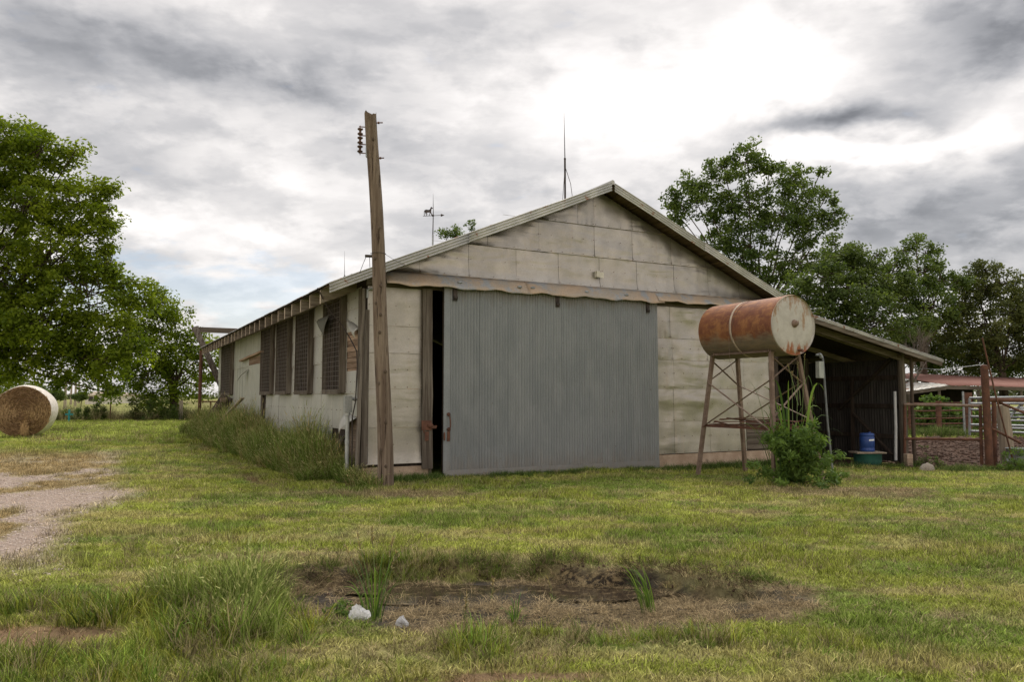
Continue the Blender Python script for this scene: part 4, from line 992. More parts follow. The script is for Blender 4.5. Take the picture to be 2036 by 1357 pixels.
# ================================================================== tank on its stand
tc0 = B2W(7.62, -3.70, 3.02); tz = 3.02
tank = empty('fuel_tank', (tc0.x, tc0.y, tz), AL, 'big rusty cylindrical tank lying on the steel stand', 'tank')
m = MB(); TL = 2.08; RR = .60
m.grid(lambda u, v: (RR * math.cos(2*math.pi*u), v * TL, RR * math.sin(2*math.pi*u)), 64, 10); m.lathe([(RR, 0), (RR - .03, .03), (RR * .6, .05), (0, .06)], (0, TL, 0), (0, 1, 0), 48); m.build('shell', M['tank'], tank)
m = MB(); m.lathe([(0, .030), (.25, .026), (.45, .018), (.56, .006), (.585, -.006), (.600, .0), (.604, .02), (.600, .035)][::-1], (0, 0, 0), (0, -1, 0), 64); m.build('end_cap', M['cap'], tank)
m = MB(); m.lathe([(.606, -.035), (.612, -.03), (.612, .005), (.604, .012)], (0, 0, 0), (0, -1, 0), 64); m.build('rim', M['tank'], tank)
m = MB(); m.lathe([(0, .11), (.045, .105), (.05, .06), (.075, .055), (.08, .03)][::-1], (.02, 0, .03), (0, -1, 0), 16); m.build('bung', M['rust_grey'], tank)
m = MB()
m.grid(lambda u, v: ((RR + .007) * math.cos(a_ := math.pi * (1.62 - 1.42 * u)), 1.02 + .10 * math.sin(u * 2.6) + (v - .5) * .055, (RR + .007) * math.sin(a_)), 40, 1)
o = m.build('strap', M['strap'], tank); o.modifiers.new('thick', 'SOLIDIFY').thickness = .006
m = MB(); m.tube([((RR + .01) * math.cos(a), .80 + .16 * (a / 2.0), (RR + .01) * math.sin(a)) for a in [math.pi * (1.15 - .08 * k) for k in range(8)]] , .004, 4, False)
m.tube([(-.60, 1.16, -.2), (-.63, 1.1, -.7), (-.55, 1.0, -1.1)], .004, 4, False); m.build('wire', M['rust_grey'], tank)
m = MB(); m.tube([(.12, -.03, -.50), (.12, -.12, -.50), (.12, -.13, -.54)], .025, 8).tube([(.22, .02, -.45), (.22, .02, -.36)], .02, 6).build('outlet', M['rust'], tank)

st = empty('tank_stand', B2W(7.62, -2.6, -.05), AL, 'splayed rusty angle-iron stand carrying the big tank', 'stand')
def Q(s, t, z): return (s - 7.62, t + 2.6, z + .05)
T = {'A': Q(7.24, -3.45, 2.49), 'B': Q(7.24, -1.78, 2.49), 'C': Q(7.96, -1.78, 2.49), 'D': Q(7.98, -3.45, 2.49)}
Bt = {'A': Q(6.84, -3.84, -.12), 'B': Q(6.90, -1.62, -.12), 'C': Q(8.30, -1.60, -.12), 'D': Q(8.42, -3.62, -.12)}
def lerp(a, b, f): return Vector(a).lerp(Vector(b), f)
def leg(k, z): a, b = Vector(T[k]), Vector(Bt[k]); f = (a.z - (z + .05)) / (a.z - b.z); return a.lerp(b, f)
def angle_iron(p0, p1, w, mat, nm, par, hint=(1, 0, 0)):
    m = MB(); d = (Vector(p1) - Vector(p0)).normalized(); x = d.cross(Vector(hint)).normalized(); y = x.cross(d)
    m.beam(p0, p1, w, .010, y); q = x * (w / 2) + y * (w / 2); m.beam(Vector(p0) + q, Vector(p1) + q, .010, w, y); return m.build(nm, M[mat], par)
for k in 'ABCD': angle_iron(T[k], Bt[k], .068, 'rust_grey', 'leg', st)
for a, b in ('AB', 'BC', 'CD', 'DA'): angle_iron(T[a], T[b], .08, 'rust_grey', 'top_rail', st, (0, 0, 1))
for a, b in ('AB', 'BC', 'CD', 'DA'):
    angle_iron(leg(a, .95), leg(b, .95), .045, 'rust', 'shelf_rail', st, (0, 0, 1))
def brace(a, za, b, zb_): MB().beam(leg(a, za), leg(b, zb_), .045, .012, (0, 0, 1)).build('cross_brace', M['rust_grey'], st)
brace('B', 1.90, 'A', .92); brace('B', .95, 'A', 1.93); brace('B', 1.92, 'C', 2.40); brace('B', 2.40, 'C', 1.85)
brace('A', 2.42, 'D', 1.88); brace('A', 1.93, 'D', 2.40); brace('C', 1.85, 'D', 1.15); brace('C', 1.05, 'D', 1.90); brace('A', 1.15, 'D', 1.85)
st_lab = ['straightest', 'shortest', 'lowest curled', 'highest', 'reddest', 'thin bent']
for k in range(6):
    pa_ = leg('B', 1.02 + k * .022) + Vector((.05 + k * .09, -.1 + random.uniform(-.1, .1), 0)); pb_ = leg('A', 1.02 + k * .022) + Vector((.05 + k * .10, .0 - random.uniform(0, .35), random.uniform(-.02, .02)))
    sgn = [0, .03, -.12, .08, .02, -.05][k]
    path = [pa_.lerp(pb_, f) + Vector((0, 0, sgn * math.sin(math.pi * f))) for f in (0, .2, .4, .6, .8, 1)]
    m = MB()
    for i in range(5): m.beam(path[i], path[i + 1] , .07, .012 + .006 * (k % 3), (0, 0, 1))
    o = m.build('scrap_strip', M['rust'], loc=st.location); o.rotation_euler = (0, 0, AL)
    tag(o, ['flat rusty strip lying closest to the barn wall on the stand shelf', 'rusty strip second from the left leg on the stand shelf', 'rusty strip sagging below the shelf of the tank stand', 'rusty strip bowed upward on top of the stand shelf', 'slightly arched rusty strip in the middle of the stand shelf', 'thin bent rusty strip at the right of the stand shelf'][k] if k != 0 else 'flat straight rusty strip at the outer edge of the stand shelf', 'scrap metal', 'rusty strips piled on the stand shelf')
p = empty('riser_pipe', B2W(8.62, -3.55, -.1), AL, 'bent grey pipe with pale box rising beside the tank end', 'pipe')
MB().tube([(.18, -.05, -.1), (.10, 0, 1.2), (.02, 0, 2.45), (.0, 0, 2.52), (-.06, 0, 2.56), (-.18, 0, 2.55)], .021, 8).build('pipe', M['pipe_dull'], p)
MB().box((-.17, -.06, 2.08), (-.03, .03, 2.42), .003).build('junction_box', M['greybox'], p)
MB().tube([(-.02, 0, 2.50), (-.05, 0, 2.56), (-.10, 0, 2.57)], .034, 8).build('elbow', M['galv'], p)
hw = MB(); 
for k in range(3): hw.tube([B2W(7.95 + .1 * k, -3.4, 2.45), B2W(7.9 + .08 * k, -3.35, 2.1), B2W(8.02 + .05 * k, -3.4, 1.8 - .2 * k), B2W(7.95 + .1 * k, -3.4, 1.55 - .15 * k)], .005, 4, False)
tag(hw.build('hanging_wires', M['dark_iron']), 'loose thin wires dangling under the near end of the tank', 'wires')

#@@REST@@
# ================================================================== foliage builders
def leaf_mesh(name, C, n_each, crad, size, mat, flat=.7, asp=.62, droop=0.0, crand=None, hang=.0):
    """small folded leaf faces spread round cluster centres C (k,3)"""
    k = len(C); N = k * n_each
    cen = np.repeat(C, n_each, 0); rad = np.repeat(crad if hasattr(crad, '__len__') else np.full(k, crad), n_each)
    d = rng.normal(size=(N, 3)); d /= np.linalg.norm(d, axis=1)[:, None]
    p = cen + d * (rad * rng.random(N) ** .45)[:, None] * np.array([1, 1, flat])
    nrm = rng.normal(size=(N, 3)) * .7 + np.array([0, -.15, .75]) + d * .3; nrm /= np.linalg.norm(nrm, axis=1)[:, None]
    a = np.cross(nrm, rng.normal(size=(N, 3))); a /= np.linalg.norm(a, axis=1)[:, None]; a[:, 2] -= droop; a /= np.linalg.norm(a, axis=1)[:, None]
    b = np.cross(nrm, a); s = (size * rng.uniform(.6, 1.3, N))[:, None]
    V = np.stack([p - a * s * .55, p + b * s * asp * .5 + a * s * .05, p + a * s * .55, p - b * s * asp * .5 + a * s * .05], 1).reshape(-1, 3)
    F = np.arange(4 * N).reshape(-1, 4)
    me = np_mesh(name, V, F, mat)
    cr = rng.random(k) if crand is None else crand
    r = np.clip(np.repeat(cr, n_each) * .6 + rng.random(N) * .4, 0, 1).astype(np.float32)
    at_ = me.attributes.new('rnd', 'FLOAT', 'FACE'); at_.data.foreach_set('value', r)
    return me
def bez(a, b, c, n): return [a * (1 - t) ** 2 + b * 2 * t * (1 - t) + c * t ** 2 for t in [i / n for i in range(n + 1)]]
def tree(name, label, base, lobes, Y, mat, cat='tree', group=None, lsize=.13, n_leaf=80, cr=.55, tr=.35, dens=5.0, bark='bark', flat=.7, fork=.3, limbs_extra=(), shell=.5, zg=None, dy=.35, extras=None):
    base = Vector(base); base.z = gz(base.x, base.y) - .1 if zg is None else zg
    root = empty(name, base, 0, label, cat, group)
    cs, rs, L_ = [], [], []
    for lb in lobes:
        u, v, r = lb[:3]; dd = lb[3] if len(lb) > 3 else 1.0
        yy = Y + random.uniform(-1, 1) * dy * r / 1530 * Y * 1.4
        c = at(u, v, yy); rr = r * yy / 1530; L_.append((c, rr))
        n = max(3, int(dens * dd * (rr / cr) ** 2))
        d = rng.normal(size=(n, 3)); d /= np.linalg.norm(d, axis=1)[:, None]
        q = np.array(c)[None] + d * (rr * (shell + (1 - shell) * rng.random(n) ** .5))[:, None] * np.array([1, 1, .85])
        cs.append(q); rs.append(np.full(n, cr) * rng.uniform(.6, 1.25, n))
    C = np.concatenate(cs); Rr = np.concatenate(rs); bx = np.array(base)
    me = leaf_mesh('crown', C - bx, n_leaf, Rr, lsize, M[mat], flat)
    obj('crown', me, root)
    cc = sum((c * r for c, r in L_), Vector()) / sum(r for c, r in L_)
    H_ = cc.z - base.z; f0 = base + Vector(((cc.x - base.x) * .25, (cc.y - base.y) * .25, H_ * fork * 1.6))
    m = MB(); b0_ = Vector((0, 0, 0)); fo = f0 - base
    m.tube(bez(b0_, fo * .5 + Vector((random.uniform(-.2, .2), 0, 0)), fo, 5), [tr * 1.25, tr, tr * .92, tr * .86, tr * .8, tr * .7], 10)
    for (c, rr) in L_:
        e = c - base; mid = fo.lerp(e, .5) + Vector((random.uniform(-.6, .6), random.uniform(-.4, .4), random.uniform(.1, .9))) * min(1, rr)
        r0 = tr * random.uniform(.18, .36); pts = bez(fo + Vector((0, 0, random.uniform(-.3, .3) * tr)), mid, e, 7)
        for i in range(1, 7): pts[i] = pts[i] + Vector((random.uniform(-1, 1), random.uniform(-1, 1), random.uniform(-1, 1))) * .09 * rr
        m.tube(pts, [max(.03, r0 * (1 - i / 7) ** 1.1) for i in range(8)], 6)
    for (c, rr), q in zip(L_, cs):
        e = np.array(c - base)
        for p in (q - bx)[:: 2]:
            a_ = Vector(e) + Vector(rng.normal(0, .15 * rr, 3)); p = Vector(p); mm = a_.lerp(p, .5) + Vector(rng.normal(0, .12 * rr, 3))
            m.tube([a_, mm, p], [.035, .022, .008], 3, False)
    m.build('trunk', M[bark], root)
    return root
# big bright tree on the left, its limb reaching in from beyond the frame
g1 = 'broadleaf trees at the left of the yard'
left = [(-190, 300, 130, .5), (-170, 520, 150, .5), (-70, 300, 110, .8), (20, 275, 62), (80, 300, 52), (125, 320, 30), (60, 400, 70), (-30, 430, 90), (150, 400, 55), (200, 385, 28), (225, 378, 13, 1.5), (190, 460, 45), (110, 500, 80), (215, 520, 40),
    (20, 540, 80), (170, 580, 75), (245, 590, 32), (90, 640, 75), (10, 660, 60), (180, 670, 60), (240, 660, 45), (-60, 650, 90, .7), (60, 725, 42), (105, 745, 36), (0, 735, 45), (200, 745, 40), (225, 785, 20, 1.3), (165, 712, 30), (35, 330, 60), (262, 700, 28), (265, 560, 26), (285, 610, 24), (215, 715, 36), (130, 700, 45), (40, 620, 60), (150, 300, 16), (215, 425, 34)]
tree('shade_tree', 'huge bright green tree overhanging the round hay bale at the left edge', (-29, 38.5, 0), left, 36.5, 'leaf_bright', group=g1, lsize=.18, n_leaf=92, cr=.62, tr=.5, dens=5.6, fork=.28)
tree('shade_tree', 'smaller green tree with skirts to the ground right of the huge left tree', (-22, 50.5, 0), [(265, 640, 40), (250, 700, 40), (268, 745, 34), (300, 590, 26), (310, 605, 34), (345, 625, 36), (290, 650, 50), (330, 690, 55), (372, 690, 38), (300, 740, 50), (355, 745, 50), (385, 720, 24), (395, 770, 24, .8), (390, 668, 16, 1.4), (285, 795, 28), (340, 800, 30), (420, 740, 30), (450, 700, 40, .6)], 50, 'leaf_bright', group=g1, lsize=.19, n_leaf=85, cr=.75, tr=.3, dens=5.5)
# trees behind the barn and lean-to
g2 = 'broadleaf trees behind the lean-to'
tree('shade_tree', 'tallest rounded tree with visible forking limbs behind the barn roof', (15.5, 48.5, 0), [(1485, 315, 42), (1530, 340, 36), (1440, 345, 45), (1375, 370, 32), (1345, 395, 26), (1400, 400, 45), (1580, 355, 36), (1630, 345, 11, 1.6), (1590, 390, 42), (1645, 385, 26), (1490, 400, 55), (1540, 440, 55), (1430, 450, 45), (1350, 440, 24), (1380, 490, 30), (1440, 540, 40), (1340, 420, 20), (1520, 560, 55), (1600, 450, 45), (1650, 440, 30), (1665, 490, 32), (1480, 500, 60), (1590, 520, 55), (1400, 500, 35), (1670, 540, 50)], 48.5, 'leaf_mid', group=g2, lsize=.20, n_leaf=66, cr=.60, tr=.36, dens=4.6, fork=.30, shell=.25)
tree('shade_tree', 'broad dark green tree rising right over the rake of the lean-to roof', (18.5, 44, 0), [(1580, 590, 55), (1640, 560, 50), (1700, 530, 42), (1735, 510, 26), (1690, 590, 65), (1760, 560, 45), (1620, 640, 60), (1740, 640, 75), (1690, 505, 30), (1780, 530, 30), (1665, 520, 36), (1680, 690, 60), (1800, 640, 50), (1790, 570, 40)], 43, 'leaf_dark', group=g2, lsize=.17, n_leaf=80, cr=.6, tr=.35, dens=5.5)
tree('shade_tree', 'slim tree top poking above the others near the right of the lean-to', (24.5, 46, 0), [(1822, 478, 17, 1.5), (1840, 500, 24), (1800, 498, 20), (1835, 540, 36), (1870, 560, 36), (1850, 610, 50), (1800, 590, 40), (1905, 560, 22), (1875, 530, 16, 1.5)], 46, 'leaf_mid', group=g2, lsize=.16, n_leaf=70, cr=.5, tr=.22, dens=5.0)
tree('shade_tree', 'olive green tree filling the right edge over the rusty shed roof', (30, 47, 0), [(1960, 535, 22, 1.4), (1985, 560, 30), (2020, 565, 24), (1945, 580, 38), (1910, 600, 42), (2010, 620, 48), (1950, 650, 60), (2050, 600, 50), (1890, 660, 50), (1925, 560, 28), (2020, 690, 55), (1950, 715, 40), (2070, 680, 60)], 47, 'leaf_olive', group=g2, lsize=.16, n_leaf=80, cr=.55, tr=.3, dens=5.5)
tree('cedar_tree', 'very dark dense tree behind the rusty shed roof below the olive one', (23, 49, 0), [(1850, 700, 45), (1890, 720, 40), (1820, 690, 40), (1960, 730, 30), (1790, 680, 40), (2000, 735, 30), (2050, 735, 30), (1930, 690, 36), (1760, 700, 40), (1850, 740, 30)], 49, 'leaf_dark', cat='tree', lsize=.13, n_leaf=110, cr=.55, tr=.25, dens=7)
tree('shade_tree', 'treetop just peeking over the left slope of the barn roof', (-3, 56, 0), [(885, 466, 10, 2), (908, 462, 12, 2), (938, 450, 9, 2), (925, 490, 30), (960, 500, 40), (1000, 520, 50), (950, 560, 50)], 56, 'leaf_mid', lsize=.17, n_leaf=60, cr=.5, tr=.25, dens=4)
# dead brush of pale twigs in front of the dark tree
dt = empty('dead_tree', (20.5, 40, -.1), 0, 'bare grey dead branches in front of the dark trees above the lean-to eave', 'dead tree')
m = MB(); rr_ = random.Random(5)
def grow(p, d, r, L_, lev):
    q = p + d * L_; md_ = p.lerp(q, .5) + Vector([rr_.uniform(-1, 1) * L_ * .12 for _ in range(3)]); m.tube([p, md_, q], [r, r * .8, r * .6], 4 if lev > 1 else 7, False)
    if lev >= 5: return
    for _ in range(4 if lev > 1 else 3):
        nd = (d + Vector((rr_.uniform(-1, 1), rr_.uniform(-.7, .7), rr_.uniform(-.35, .75))) * .75).normalized(); grow(md_.lerp(q, rr_.random()), nd, r * .52, L_ * rr_.uniform(.55, .8), lev + 1)
grow(Vector((0, 0, 0)), Vector((0, 0, 1)), .16, 2.3, 0); m.build('branches', M['bark_pale'], dt)
sn = empty('dead_tree', (19.2, 46, 9.0), 0, 'thin bare twigs sticking up between the treetops right of the tall tree', 'dead tree')
m = MB()
for k in range(9): m.tube([(k * .33 - 1.4 + .4, 0, -1.5), (k * .33 - 1.2, 0, .4), (k * .33 - 1.3 + rr_.uniform(-.3, .3), 0, rr_.uniform(.9, 2.0))], [.02, .014, .005], 3, False)
m.build('twigs', M['bark_pale'], sn)
# distant tree line and hedge row
C = []
for k in range(330):
    x_ = rng.uniform(-420, -60); y_ = rng.uniform(400, 440); C.append((x_, y_, 1 + 2.4 * fbm(np.array([x_ * .02]), np.array([0.]), 3, 4)[0] * rng.random()))
for k in range(420):
    x_ = rng.uniform(-55, 260); y_ = rng.uniform(200, 225); C.append((x_, y_, 5 * rng.random() * (1 if x_ > 20 else .4)))
obj('distant_tree_line', leaf_mesh('distant_tree_line', np.array(C), 40, 2.6, 1.5, M['leaf_far'], .6), kind='stuff')

# ------------------------------------------------------------------ shrubs, weeds and individual plants
def shrub(name, label, cat, base, Cs, crad, n_each, size, mat, group=None, stems=8, asp=.45):
    base = Vector(base); root = empty(name, base, 0, label, cat, group); C = np.array(Cs)
    obj('foliage', leaf_mesh('foliage', C, n_each, crad, size, M[mat], .8, asp, .25), root)
    m = MB()
    for c in C[:: max(1, len(C) // stems)]:
        m.tube([(0, 0, -.1), (c[0] * .4, c[1] * .4, c[2] * .55), tuple(c)], [.012, .009, .004], 4, False)
    m.build('stem', M['bark'], root); return root
bc = at(1585, 960, 14.4); bz = gz(bc.x, bc.y)
Cs = []
for k in range(26):
    a = rng.uniform(0, 6.28); L_ = rng.uniform(.55, 1.30); sp_ = rng.uniform(.15, 1.12) * (1.25 - .5 * L_)
    for f in np.linspace(.15, 1, int(7 * L_)):
        Cs.append((sp_ * f * math.cos(a) + rng.normal(0, .04), sp_ * f * math.sin(a) * .85 + rng.normal(0, .04), L_ * f ** .8 * (1 - .25 * sp_ * f) + rng.normal(0, .03)))
for k in range(24): Cs.append((rng.normal(0, .42), rng.normal(0, .32), .08 + .18 * rng.random()))
shrub('leafy_weed_bush', 'bushy dark green weed growing at the front right leg of the tank stand', 'bush', (bc.x, bc.y, bz), Cs, .13, 50, .105, 'leaf_weed', asp=.30, stems=30)
def long_blades(name, label, cat, base, blades, mat='blade_green', group=None, heads=(), stemr=.006):
    root = empty(name, base, 0, label, cat, group)
    b0_, t0_, m0_, w0_ = [], [], [], []
    for (bx_, by_, bz_, dx_, dy_, h, w, dr) in blades:
        b0_.append((bx_, by_, bz_)); m0_.append((bx_ + dx_ * .35, by_ + dy_ * .35, bz_ + h)); t0_.append((bx_ + dx_, by_ + dy_, bz_ + h * dr)); w0_.append(w)
    V_, F_ = ribbons(np.array(b0_), np.array(t0_), np.array(m0_), np.array(w0_), 8)
    me = np_mesh('leaf_blades', V_, F_, M[mat]); with_rnd(me, 8, len(F_)); obj('leaf_blades', me, root)
    if heads:
        m = MB()
        for (p0, p1) in heads:
            m.tube([p0, Vector(p0).lerp(Vector(p1), .5) + Vector((.01, 0, .02)), p1], [stemr, stemr * .7, stemr * .3], 4, False)
        m.build('stalk', M['blade_green_plain'], root)
        V_, F_ = [], []; k0 = 0
        for (p0, p1) in heads:
            p1 = np.array(p1); d = p1 - np.array(p0); d /= np.linalg.norm(d); k = 46
            tt_ = rng.random(k)[:, None]; b_ = p1 - d * .13 * tt_; t_ = b_ + d * .02 + rng.normal(0, .016, (k, 3))
            v_, f_ = ribbons(b_, t_, (b_ + t_) / 2, np.full(k, .008), 2); V_.append(v_); F_.append(f_ + k0); k0 += len(v_)
        me = np_mesh('seed_head', np.concatenate(V_), np.concatenate(F_), M['blade_dry']); with_rnd(me, 2, len(me.polygons)); obj('seed_head', me, root)
    return root
M['blade_green_plain'] = pm('green_stalk', (.10, .15, .05), (.15, .20, .07), 10, .7, 0, 0)
def rb(n, rad, h0, h1, sp, w, dr=(.3, .95), lean=(0, 0)):
    out = []
    for _ in range(n):
        a = random.uniform(0, 6.28); r = rad * random.random(); h = random.uniform(h0, h1); s_ = sp * random.uniform(.3, 1.2)
        out.append((r * math.cos(a), r * math.sin(a), random.uniform(-.02, .25 * h), s_ * math.cos(a) + lean[0] * h, s_ * math.sin(a) + lean[1] * h, h * random.uniform(.8, 1.1), w * random.uniform(.7, 1.2), random.uniform(*dr)))
    return out
# cane-like grass through the tank stand
p = at(1570, 950, 15.0); z = gz(p.x, p.y)
long_blades('cane_grass', 'cane-like grass with broad arching leaves rising through the tank stand', 'tall grass', (p.x, p.y, z), rb(46, .40, 1.0, 1.95, .6, .045, (.35, .95)) + [(.25, 0, 1.0, .55, -.1, .95, .035, .1), (.2, 0, 1.3, .45, 0, .5, .035, -.6), (-.3, .1, .9, -.35, 0, .5, .03, -.1), (.35, 0, 1.9, .2, 0, .5, .03, -.8)],
    heads=[((.1, 0, 0), (.22, 0, 2.35)), ((.2, .1, 0), (.36, 0, 2.5)), ((.05, 0, 0), (.10, 0, 2.15)), ((.3, 0, 0), (.5, 0, 1.7)), ((.2, 0, 1.5), (.02, 0, 2.30)), ((.25, 0, 1.5), (.20, 0, 2.05))], stemr=.010)
# plants in the hollow
def pos(u, v, z=-.12): q = on(u, v, z); return (q.x, q.y, gz(q.x, q.y))
long_blades('marsh_grass', 'tallest upright grass plant with tan seed heads in front of the muddy hollow', 'grass plant', pos(745, 1245), rb(40, .11, .18, .60, .24, .0095, (.45, .95)),
    heads=[((0, 0, 0), (-.14, 0, .66)), ((0, 0, 0), (-.03, 0, .70)), ((.02, 0, 0), (.13, .0, .62)), ((0, 0, 0), (.16, 0, .52)), ((0, 0, 0), (-.24, .05, .56))], stemr=.004)
long_blades('marsh_grass', 'yellowing tuft of blades leaning left at the right of the hollow', 'grass plant', pos(1290, 1215), rb(34, .06, .20, .50, .07, .011, (.7, .98), (-.42, .0)))
long_blades('marsh_grass', 'small bright tuft standing in the mud below the puddle', 'grass plant', pos(1025, 1240), rb(20, .06, .10, .2, .14, .009, (.3, .9)))
for k, (u, v, h, lab) in enumerate(((978, 1190, .17, 'single thin seeding stem standing in the puddle, left one'), (1100, 1190, .22, 'single thin seeding stem standing in the puddle, right one'), (925, 1225, .16, 'single thin seeding stem below the left end of the puddle'), (1145, 1255, .13, 'short thin seeding stem at the near edge of the mud'))):
    long_blades('seeding_stem', lab, 'grass plant', pos(u, v), rb(4, .01, .06, .14, .05, .005), heads=[((0, 0, 0), ((-.05 if k % 2 else .01), 0, h))], stemr=.002, group='seeding stems in the muddy hollow')
shb = pos(668, 1245); shrub('small_weed', 'small round green weed left of the tall grass plant in the mud', 'weed', shb, [(rng.normal(0, .05), rng.normal(0, .05), .03 + .12 * rng.random()) for _ in range(24)], .035, 30, .022, 'leaf_weed', stems=5)
long_blades('reed_blade', 'pale blue-green broad grass blade standing at the far left dirt patch', 'grass plant', pos(345, 1290, 0), [(0, 0, 0, .10, 0, .24, .022, .8), (0, 0, 0, -.05, 0, .18, .018, .9), (0, 0, 0, .14, .02, .26, .014, .55)])
# plastic bags
def bag(u, v, w, h, lab):
    q = pos(u, v); m = MB(); sd = random.random() * 9
    def fn(a, b):
        th = 2 * math.pi * a; f = float(fbm(np.array([math.cos(th) * 2 + sd]), np.array([math.sin(th) * 2 + b * 4]), 3, 7)[0]); r = math.sin(math.pi * b) * (.25 + 1.5 * f)
        return (w * (.5 + r) * math.sin(math.pi * b) ** .6 * math.cos(th), w * .5 * r * math.sin(th), max(0, h * ((1 + math.cos(math.pi * b)) / 2) ** 1.6 * (.3 + 1.3 * f)))
    m.grid(fn, 28, 14, False); o = m.build('plastic_bag', M['bag'], loc=(q[0], q[1], q[2] + .01)); tag(o, lab, 'plastic bag', 'scraps of white plastic bag')
bag(714, 1268, .048, .10, 'larger crumpled white plastic bag left of the tall grass plant'); bag(800, 1258, .030, .075, 'smaller crumpled white plastic bag right of the tall grass plant')

# ================================================================== hay bale
hb = at(42, 866, 28.2); hz = gz(hb.x, hb.y)
br = .97; ba = R(-22)       # axis pointing away and to the right of the view line
ax = Vector((math.sin(ba), math.cos(ba), 0)); bl_ = 1.45
bale = empty('hay_bale', (hb.x, hb.y, hz), -ba, 'round hay bale in white net wrap under the big left tree', 'hay bale')
m = MB(); NR = 56
def bf(u, v):
    a = 2 * math.pi * u; r = br * (1 + .012 * math.sin(5 * a) + .02 * (float(fbm(np.array([math.cos(a) * 2 + 3]), np.array([math.sin(a) * 2 + v * 3]), 3, 9)[0]) - .5)) * (1 - .05 * abs(2 * v - 1) ** 4)
    return (r * math.cos(a), v * bl_, max(-.02, br * .97 + r * math.sin(a)))
m.grid(bf, NR, 8); m.build('net_wrap', M['netwrap'], bale)
m = MB(); m.grid(lambda u, v: tuple(Vector(bf(u, 0)) * v + Vector((0, -.05 * (1 - v ** 3), br * .97)) * (1 - v)), NR, 10); m.build('hay_face', M['hay_core'], bale); m = MB(); m.grid(lambda u, v: tuple(Vector(bf(u, 1)) * v + Vector((0, bl_ + .04 * (1 - v), br * .97)) * (1 - v)), NR, 6); m.build('hay_face', M['hay_core'], bale)
n = 5200; r_ = np.sqrt(rng.uniform(.0, .98, n)) * br * .97; a0 = rng.uniform(0, 6.28, n); da = rng.uniform(.10, .42, n) * np.minimum(2.0, .5 / (r_ + .1)); drr = rng.normal(0, .03, n)
def bp(r, a, o): return np.stack([r * np.cos(a), -.05 * (1 - (r / br) ** 3) - o, br * .97 + r * np.sin(a)], 1)
V_, F_ = ribbons(bp(r_, a0, rng.uniform(0, .02, n)), bp(np.clip(r_ + drr, 0, br * .99), a0 + da, rng.uniform(.0, .045, n)), bp(r_ + drr / 2, a0 + da / 2, rng.uniform(.0, .05, n)), np.full(n, .012), 3)
V_[:, 2] = np.maximum(V_[:, 2], .005)
o = obj('hay_strands', np_mesh('hay_strands', V_, F_, M['hay']), bale, kind='stuff')
n = 260; V_, F_ = ribbons(np.stack([rng.normal(.12, .10, n), np.full(n, -.06), .45 + rng.normal(0, .1, n)], 1), np.stack([rng.normal(.10, .10, n), rng.uniform(-.25, -.1, n), .06 + .1 * rng.random(n)], 1), np.stack([rng.normal(.11, .1, n), np.full(n, -.22), .40 + rng.normal(0, .05, n)], 1), np.full(n, .011), 3)
M['hay_light'] = pm('fallen_hay', (.34, .22, .10), (.46, .31, .15), 10, .85, 0, 0)
obj('loose_tuft', np_mesh('loose_tuft', V_, F_, M['hay_light']), bale)

# ================================================================== left background: field fence, cross, weeds, farm building
def stand(p, nm, mat, lab, cat, h, r, grp=None, sides=8, lean=(0, 0)):
    z = gz(p.x, p.y); o = MB().tube([(0, 0, -.3), (lean[0] * .5, lean[1] * .5, h * .5), (lean[0], lean[1], h)], [r, r * .97, r * .93], sides).build(nm, M[mat], loc=(p.x, p.y, z)); tag(o, lab, cat, grp); return o
cp = at(137, 836, 45); cz = gz(cp.x, cp.y); cr_ = MB(); cr_.box((-.045, -.03, -.1), (.045, .03, .74)).box((-.22, -.035, .42), (.22, .035, .51)); tag(cr_.build('painted_cross', M['cross'], loc=(cp.x, cp.y, cz)), 'small turquoise cross standing by the weedy field fence', 'cross')
gf = 'posts of the field fence'
stand(at(219, 838, 49), 'fence_post', 'rust', 'thin rusty steel post of the field fence, between hay bale and wooden post', 'fence post', 1.45, .035, gf, 6)
stand(at(359, 840, 49), 'fence_post', 'post_grey', 'stout wooden post of the field fence near the barn', 'fence post', 1.25, .13, gf)
stand(at(88, 838, 49), 'fence_post', 'rust', 'thin rusty steel post of the field fence, hidden close behind the hay bale', 'fence post', 1.4, .03, gf, 6)
wm = MB()
for h in (.3, .6, .9, 1.2): wm.tube([at(-60, 840, 49) + Vector((0, 0, h)), at(219, 838, 49) + Vector((0, 0, h)), at(359, 840, 49) + Vector((0, 0, h)), at(470, 840, 49) + Vector((0, 0, h))], .006, 3, False)
for k in range(80): q = at(-60 + k * 6.6, 840, 49); wm.tube([q + Vector((0, 0, .05)), q + Vector((0, 0, 1.2))], .004, 3, False)
tag(wm.build('fence_wire', M['rust_grey']), 'thin woven wire of the field fence at the left', 'fence wire')
stand(at(418, 830, 47), 'pipe_rail_post', 'rust', 'short rusty post carrying a rail beyond the eave post', 'fence post', 1.2, .05)
rl = MB().tube([at(400, 799, 46.5), at(436, 799, 46.5)], .045, 8).build('pipe_rail', M['rust']); tag(rl, 'rusty level rail behind the barn eave post at the left', 'rail')
